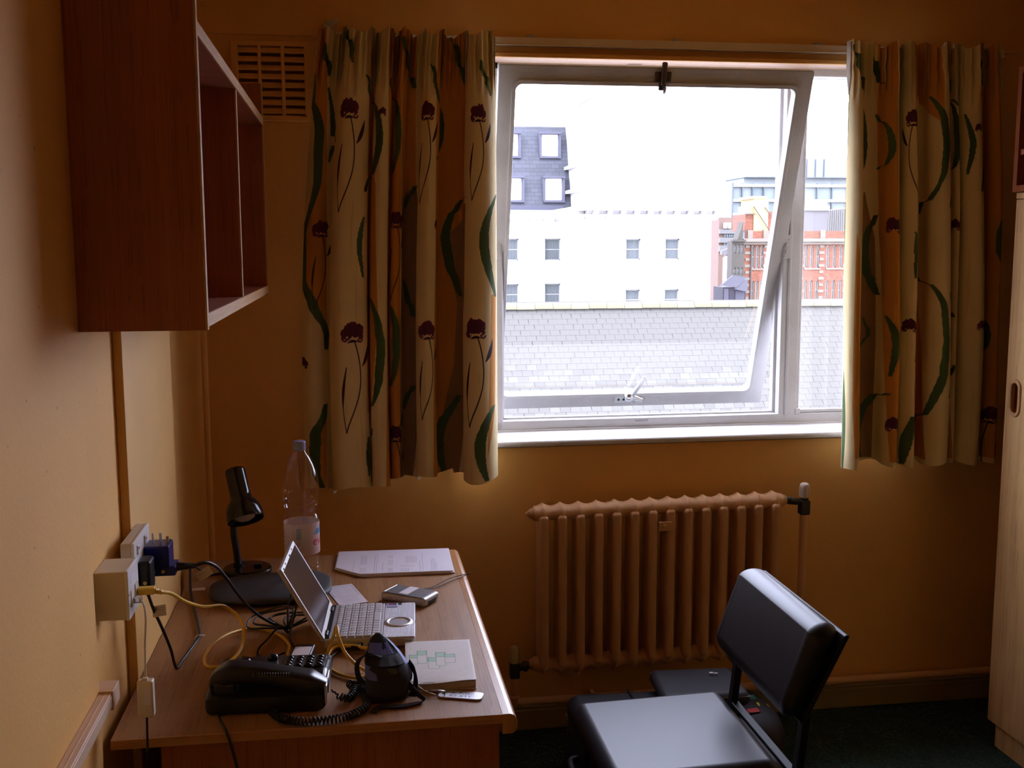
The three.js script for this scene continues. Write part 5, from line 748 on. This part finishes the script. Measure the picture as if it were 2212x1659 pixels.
{ // sockets on the left wall
  const d = thing('data_socket', 'cream surface-mounted data socket box nearest the desk end', 'socket', [0, 0, 0]);
  part('box', metres(rbox(-0.0168, 0.032, 0.936, 1.018, 1.392, 1.474, 0.002)), ivoryPlastic, d);
  part('face_plate', rbox(0.0315, 0.0375, 0.935, 1.019, 1.391, 1.475, 0.002), whitePlastic, d);
  part('label_strip', merge(rbox(0.037, 0.0379, 0.992, 1.004, 1.41, 1.455, 0.0003)), paperWhite, d);
  part('port', merge(rbox(0.0365, 0.0392, 0.953, 0.981, 1.404, 1.426, 0.001), rbox(0.0365, 0.0392, 0.953, 0.981, 1.438, 1.460, 0.001)), ivoryPlastic, d);
  part('screw', merge(cyl(V(0.037, 0.977, 1.397), V(0.0383, 0.977, 1.397), 0.002), cyl(V(0.037, 0.977, 1.4695), V(0.0383, 0.977, 1.4695), 0.002)), M.steel, d);
  const s = thing('mains_socket', 'white mains socket box with a switch marked red', 'socket', [0, 0, 0]);
  part('box', rbox(0.0002, 0.018, 0.944, 1.03, 1.205, 1.347, 0.002), ivoryPlastic, s);
  part('face_plate', rbox(0.0178, 0.0235, 0.943, 1.031, 1.204, 1.348, 0.002), whitePlastic, s);
  for (const z of [1.252, 1.318]) part('switch', rbox(0.023, 0.0265, 1.003, 1.02, z - 0.006, z + 0.006, 0.001), whitePlastic, s);
  part('indicator', merge(rbox(0.0262, 0.0269, 1.012, 1.0165, 1.314, 1.322, 0.0003), rbox(0.0262, 0.0269, 1.012, 1.0165, 1.248, 1.256, 0.0003)), std(lin(0.55, 0.03, 0.03), 0.5), s, 'red switch mark');
  const p = thing('mains_plug', 'black plug pushed into the mains socket', 'plug', [0, 0, 0]);
  part('body', rbox(0.0238, 0.046, 0.934, 0.992, 1.285, 1.33, 0.006, 3), M.blackPlastic, p);
  part('cable_grip', cyl(V(0.035, 0.936, 1.306), V(0.036, 0.922, 1.305), 0.005, 0.0035), M.blackRubber, p);
  part('screw_cap', cyl(V(0.036, 0.953, 1.3295), V(0.036, 0.953, 1.3312), 0.0035), M.brass, p);
  const a = thing('travel_adaptor', 'dark blue travel adaptor with three bare pins pointing up', 'adaptor', [0, 0, 0]);
  const blue = phys(lin(0.005, 0.005, 0.105), 0.3, { specularIntensity: 0.6 });
  part('body', merge(rbox(0.0238, 0.068, 0.958, 1.001, 1.213, 1.268, 0.004, 3), rbox(0.0245, 0.078, 0.944, 0.962, 1.216, 1.265, 0.003, 3)), blue, a);
  for (const [x, y, w] of [[0.036, 1.02, 0.0018], [0.05, 1.02, 0.0026], [0.062, 1.013, 0.0026]]) part('pin', rbox(x - w, x + w, 1.0, y, 1.238, 1.243, 0.001), x > 0.06 ? M.brass : M.steel, a);
  part('screw_cap', merge(cyl(V(0.04, 0.953, 1.2648), V(0.04, 0.953, 1.2662), 0.003), cyl(V(0.056, 0.953, 1.2648), V(0.056, 0.953, 1.2662), 0.003)), M.brass, a);
  part('inlet_plug', merge(cyl(V(0.076, 0.955, 1.242), V(0.112, 0.955, 1.242), 0.0085, 0.0045), ...[0, 1, 2, 3].map((k) => new THREE.TorusGeometry(0.0062 - k * 0.0005, 0.0009, 6, 14).rotateY(PI / 2).translate(0.092 + k * 0.005, 0.955, 1.242))), M.blackRubber, a, 'black moulded plug on its side');
  // lamp flex with its paper tags
  mono('lamp_flex', tube([V(0.036, 0.922, 1.305), V(0.038, 0.89, 1.28), V(0.047, 0.84, 1.25), V(0.056, 0.79, 1.225), V(0.0615, DY + 0.004, 1.205), V(0.067, DY + 0.004, 1.17), V(0.08, DY + 0.006, 1.08), V(0.083, DY + 0.005, 1.045), V(0.07, DY + 0.004, 0.97), V(0.047, DY + 0.004, 0.86), V(0.022, DY + 0.008, 0.74), V(0.014, DY + 0.03, 0.68), V(0.012, DY + 0.042, 0.655), V(0.02, DY + 0.035, 0.64), V(0.045, DY + 0.012, 0.63), V(0.064, DY + 0.0045, 0.61), V(0.085, DY + 0.0045, 0.6)], 0.003, 160, 8), M.blackRubber, 'black lamp flex running down from the plug and along the wall', 'cable');
  const tagTex = canvasTex(128, 128, (c, w, h) => { c.fillStyle = '#e9e0d2'; c.fillRect(0, 0, w, h); c.fillStyle = '#6f86a0'; const r = rng(5); for (let k = 0; k < 4; k++) scribble(c, 12, 112, 18 + k * 26, r, 6); }), tm = std(lin(0.85, 0.82, 0.78), 0.7, { map: tagTex });
  const tagMesh = (w, h, x, y, z, rx, ry, rz, label) => { const g = warp(new THREE.BoxGeometry(w, 0.0006, h, 8, 1, 8), (q) => { q.y += 0.003 * Math.sin(q.x * 60); }); const p = g.attributes.position, uv = g.attributes.uv; for (let i = 0; i < p.count; i++) uv.setXY(i, p.getX(i) / w + 0.5, p.getZ(i) / h + 0.5); const o = mono('flex_tag', g, tm, label, 'tag'); o.position.set(x, y, z); o.rotation.set(rx, ry, rz); };
  tagMesh(0.036, 0.03, 0.043, DY + 0.022, 0.66, 0.5, 0.5, 0.12, 'crumpled white paper tag on the lamp flex beside the lamp base');
  tagMesh(0.034, 0.012, 0.037, DY + 0.008, 0.735, 0.2, 0.1, -0.2, 'narrow torn paper tag lying on the desk near the lamp');
  tagMesh(0.03, 0.02, 0.049, 0.884, 1.28, 1.2, 0.1, 0.35, 'cream paper tag hanging on the lamp flex under the plug');
  mono('wire_tie', merge(tube([V(0.074, DY + 0.003, 1.04), V(0.082, DY + 0.008, 1.045), V(0.092, DY + 0.004, 1.036)], 0.0012, 12, 6), tube([V(0.073, DY + 0.0015, 1.052), V(0.083, DY + 0.0095, 1.047), V(0.086, DY + 0.002, 1.04)], 0.0011, 12, 6)), paperWhite, 'tiny white wire tie twisted round the flex on the desk', 'wire tie');
  // network and telephone leads from the data box
  const yel = std(lin(0.80, 0.47, 0.03), 0.42);
  const n = thing('network_cable', 'yellow network cable looping from the wall box to the laptop', 'cable', [0, 0, 0]);
  part('lead', tube([V(0.076, 0.962, 1.412), V(0.086, 0.945, 1.37), V(0.098, 0.902, 1.29), V(0.118, 0.866, 1.215), V(0.15, 0.838, 1.14), V(0.178, 0.817, 1.155), V(0.19, 0.80, 1.22), V(0.182, 0.788, 1.274), V(0.159, 0.781, 1.302), V(0.137, 0.781, 1.306), V(0.124, 0.779, 1.272), V(0.124, 0.773, 1.18), V(0.149, 0.755, 1.06), V(0.191, DY + 0.0035, 1.009), V(0.231, DY + 0.004, 1.038), V(0.268, DY + 0.006, 1.12), V(0.272, DY + 0.006, 1.19), V(0.295, DY + 0.004, 1.232), V(0.333, DY + 0.004, 1.243), V(0.347, 0.762, 1.225), V(0.36, 0.793, 1.212), V(0.366, 0.809, 1.203), V(0.369, 0.799, 1.226), V(0.382, 0.77, 1.244), V(0.405, 0.75, 1.263), V(0.425, DY + 0.004, 1.29), V(0.405, DY + 0.004, 1.308), V(0.37, DY + 0.004, 1.285), V(0.351, DY + 0.004, 1.245), V(0.348, DY + 0.006, 1.19), V(0.364, DY + 0.012, 1.163), V(0.395, DY + 0.015, 1.172), V(0.43, DY + 0.014, 1.19), V(0.452, DY + 0.013, 1.178)], 0.0033, 420, 10), yel, n);
  part('plug_boot', merge(rbox(0.0393, 0.068, 0.959, 0.972, 1.405, 1.42, 0.003), cyl(V(0.066, 0.965, 1.413), V(0.08, 0.957, 1.40), 0.0052, 0.0034), ...[0, 1, 2].map((k) => new THREE.TorusGeometry(0.0048, 0.0008, 6, 14).rotateY(PI / 2).translate(0.068 + k * 0.004, 0.964 - k * 0.0022, 1.412 - k * 0.004))), yel, n, 'yellow moulded boot');
  part('plug_boot', merge(rbox(0.446, 0.462, DY + 0.008, DY + 0.02, 1.166, 1.182, 0.003)), yel, n);
  const w = thing('telephone_cable', 'thin white telephone lead with a small hanging line adaptor', 'cable', [0, 0, 0]);
  part('lead', tube([V(0.05, 0.962, 1.448), V(0.057, 0.957, 1.458), V(0.061, 0.935, 1.468), V(0.061, 0.90, 1.482), V(0.063, 0.868, 1.498), V(0.064, 0.848, 1.506)], 0.0018, 50, 8), ivoryPlastic, w);
  part('plug', merge(rbox(0.0393, 0.053, 0.957, 0.967, 1.443, 1.454, 0.002)), phys(lin(0.9, 0.9, 0.88), 0.1, { transmission: 0.8, thickness: 0.005 }), w, 'clear plug');
  part('adaptor_box', merge(rbox(0.052, 0.077, 0.786, 0.847, 1.502, 1.52, 0.0025, 2), rbox(0.06, 0.068, 0.845, 0.851, 1.508, 1.514, 0.001)), std(lin(0.74, 0.67, 0.52), 0.4), w, 'cream line adaptor');
  part('label', rbox(0.062, 0.0735, 0.808, 0.838, 1.5198, 1.5204, 0.0002), paperWhite, w);
  part('black_lead', tube([V(0.064, 0.787, 1.511), V(0.063, 0.75, 1.5105), V(0.061, 0.6, 1.512), V(0.07, 0.3, 1.515), V(0.1, 0.004, 1.54)], 0.002, 50, 8), M.blackRubber, w, 'black lead below the adaptor');
}
{ // cable trunking along the pier
  const t = thing('cable_trunking', 'cream plastic cable trunking running along the left wall', 'trunking', [0, 0, 0]);
  part('channel', metres(merge(rbox(0.0003, 0.0195, 0.819, 0.845, 1.5455, 3.6, 0.0012), rbox(0.0003, 0.0205, 0.823, 0.841, 1.5455, 3.6, 0.001), rbox(0.010, 0.0112, 0.8446, 0.8458, 1.5455, 3.6, 0.0004))), std(lin(0.74, 0.52, 0.36), 0.42), t);
  part('end_cap', metres(merge(rbox(-0.0168, 0.0228, 0.8165, 0.848, 1.506, 1.541, 0.0012), rbox(0.0003, 0.0228, 0.8165, 0.848, 1.54, 1.552, 0.0012))), std(lin(0.74, 0.52, 0.36), 0.42), t);
}
// ---------------------------------------------------------------- chair and luggage
{
  const t = thing('office_chair', 'black vinyl chair with a curved backrest and black metal frame', 'chair', [1.10, 0, 1.035]);
  const vinyl = phys(lin(0.009, 0.009, 0.012), 0.42, { specularIntensity: 0.68, bumpMap: rep(T.leather, 0.05), bumpScale: 0.0003 }), metal = phys(lin(0.008, 0.008, 0.009), 0.45, { specularIntensity: 0.3 });
  // seat: x -0.19 (front) .. 0.185, z across
  const seat = warp(new RoundedBoxGeometry(0.385, 0.062, 0.40, 10, 0.03), (q) => { const u = q.x / 0.1925, v = q.z / 0.2; if (q.y > 0) { q.y += 0.016 * (1 - Math.pow(Math.abs(u), 3)) * (1 - Math.pow(Math.abs(v), 3)) - 0.012 * Math.exp(-((u - 0.55) ** 2 + (v + 0.1) ** 2) / 0.14); } q.x += -0.012 * v * v * Math.sign(u) * 0.6; if (u < 0) q.y -= 0.010 * u * u; });
  part('seat', seat.translate(-0.003, 0.435, 0), vinyl, t, 'padded seat');
  part('seat_pan', rbox(-0.175, 0.175, 0.392, 0.408, -0.185, 0.185, 0.006), metal, t);
  // backrest: an upright cushion bowed away from the sitter, leaning back
  const curveX = (z) => 0.026 * (1 - (z / 0.22) ** 2);
  const lean = 0.36;
  const back = warp(new RoundedBoxGeometry(0.064, 0.215, 0.435, 12, 0.0315), (q) => { const v = q.y / 0.1075, w = q.z / 0.2175; if (q.x < 0) q.x *= 1 - 0.5 * Math.max(0, -v); q.x *= 1 + 0.18 * (1 - v * v) * (1 - w * w); q.x += curveX(q.z) + (v > 0.1 ? 0.022 * (v - 0.1) ** 2 : 0); q.y += 0.012 * (1 - w * w) * (v > 0 ? 1 : -0.6); q.y *= 1 - 0.04 * w * w; });
  const shell = warp(new RoundedBoxGeometry(0.012, 0.205, 0.452, 6, 0.0055), (q) => { q.x += 0.034 + curveX(q.z) + (q.y > 0 ? 0.022 * (q.y / 0.1025) ** 2 : 0); const w = q.z / 0.226; q.y += 0.008 * (1 - w * w) * Math.sign(q.y); });
  const put = (g) => g.rotateZ(-lean).translate(0.205, 0.680, 0.018);
  part('backrest', put(back.translate(0.002, 0, 0)), vinyl, t, 'padded backrest');
  part('back_shell', put(shell), metal, t);
  const bar = (a, b, w, d) => { const dir = V().subVectors(b, a), L = dir.length(), g = new RoundedBoxGeometry(d, L, w, 2, 0.003).translate(0, L / 2, 0); return g.applyQuaternion(new THREE.Quaternion().setFromUnitVectors(V(0, 1, 0), dir.normalize())).translate(a.x, a.y, a.z); };
  part('rear_rail', rbox(0.198, 0.219, 0.436, 0.446, -0.185, 0.197, 0.003), metal, t, 'flat rear rail of the frame');
  for (const z of [-0.172, 0.208]) {
    part('upright', bar(V(0.202, 0.40, z), V(0.235, 0.70, z), 0.025, 0.017), metal, t);
    part('leg', bar(V(0.235, 0.006, z), V(0.202, 0.43, z), 0.022, 0.012), metal, t);
    part('leg', bar(V(-0.185, 0.006, z), V(-0.15, 0.405, z), 0.022, 0.012), metal, t);
    part('side_rail', rbox(-0.16, 0.205, 0.40, 0.414, z - 0.009, z + 0.009, 0.003), metal, t);
    for (const x of [0.236, -0.186]) part('foot_cap', rbox(x - 0.012, x + 0.012, 0.0005, 0.02, z - 0.016, z + 0.016, 0.004), M.blackRubber, t);
  }
}
{ // luggage under the window
  const nylon = std(lin(0.016, 0.016, 0.022), 0.62, { bumpMap: rep(T.weave, 0.02), bumpScale: 0.0005 }), zip = std(lin(0.05, 0.05, 0.05), 0.4);
  const t = thing('suitcase', 'black soft suitcase lying flat beneath the radiator', 'suitcase', [1.242, 0.0, 0.56]);
  const g = warp(new RoundedBoxGeometry(0.48, 0.215, 0.50, 8, 0.035), (q) => { const u = q.x / 0.26, v = q.z / 0.25; if (q.y > 0) q.y += 0.012 * (1 - u * u) * (1 - v * v) + 0.003 * Math.sin(u * 6); });
  part('shell', g.translate(0, 0.138, 0), nylon, t);
  part('zip', merge(rbox(-0.2405, 0.2405, 0.178, 0.186, -0.2505, 0.2505, 0.03, 4)), zip, t);
  part('lid_seam', rbox(-0.06, -0.054, 0.246, 0.2565, -0.23, 0.23, 0.002), nylon, t);
  part('handle', tube([V(-0.242, 0.14, -0.06), V(-0.263, 0.14, -0.05), V(-0.263, 0.14, 0.05), V(-0.242, 0.14, 0.06)], 0.009, 30, 8), M.blackRubber, t);
  for (const [x, z] of [[-0.2, 0.18], [-0.2, -0.18], [0.2, 0.18], [0.2, -0.18]]) part('foot', rbox(x - 0.03, x + 0.03, 0.0005, 0.045, z - 0.02, z + 0.02, 0.009), M.blackRubber, t);
  part('luggage_tag', rbox(-0.02, 0.02, -0.035, 0.035, -0.002, 0.002, 0.0015).rotateX(-0.3).rotateY(-1.1).translate(-0.25, 0.075, 0.16), std(lin(0.36, 0.19, 0.06), 0.6), t, 'tan luggage tag');
  const b = thing('laptop_bag', 'flat black laptop bag resting on the suitcase', 'bag', [1.372, 0.262, 0.415], -0.06);
  const bg = warp(new RoundedBoxGeometry(0.25, 0.042, 0.20, 8, 0.020), (q) => { const u = q.x / 0.125, v = q.z / 0.10; if (q.y > 0) q.y += 0.008 * (1 - u * u) * (1 - v * v); });
  part('body', bg.translate(0, 0.0205, 0), nylon, b);
  part('zip', warp(new RoundedBoxGeometry(0.253, 0.003, 0.203, 4, 0.0014), (q) => { const r = Math.hypot(q.x / 0.1265, q.z / 0.1015); if (r > 1.25) { q.x *= 0.97; q.z *= 0.97; } }).translate(0, 0.03, 0), std(lin(0.09, 0.08, 0.065), 0.5), b);
  part('badge', merge(rbox(-0.012, 0.0, -0.004, 0.004, 0, 0.001, 0.0004).rotateX(-PI / 2).translate(0.052, 0.049, -0.035), rbox(0.001, 0.012, -0.003, 0.003, 0, 0.001, 0.0004).rotateX(-PI / 2).translate(0.052, 0.0488, -0.031)), paperWhite, b, 'small pale badge');
  const r = thing('rucksack', 'black rucksack pocket with green, yellow and red patches beside the suitcase', 'rucksack', [1.565, 0.0, 0.33]);
  const rg = warp(new THREE.SphereGeometry(1, 40, 28), (q) => { const f = (v, p) => Math.sign(v) * Math.pow(Math.abs(v), p); q.set(f(q.x, 0.7) * 0.075, 0.098 + f(q.y, 0.65) * 0.097, f(q.z, 0.7) * 0.15); });
  part('body', rg, nylon, r);
  const patch = (w, h, x, y, z, rx, rz, col, n) => part('patch', rbox(-w / 2, w / 2, 0, 0.002, -h / 2, h / 2, 0.0008).rotateX(rx).rotateZ(rz).translate(x, y, z), std(col, 0.6), r, n);
  patch(0.034, 0.03, 0.004, 0.1945, -0.02, 0.02, -0.05, lin(0.02, 0.30, 0.22), 'green patch'); patch(0.036, 0.022, 0.025, 0.190, 0.03, 0.06, -0.2, lin(0.60, 0.62, 0.02), 'yellow patch'); patch(0.034, 0.022, -0.02, 0.193, 0.068, 0.1, 0.05, lin(0.55, 0.04, 0.04), 'red patch');
}
scene.traverse((o) => { if (o.isMesh) { o.castShadow = true; o.receiveShadow = true; } });
renderer.render(scene, camera);
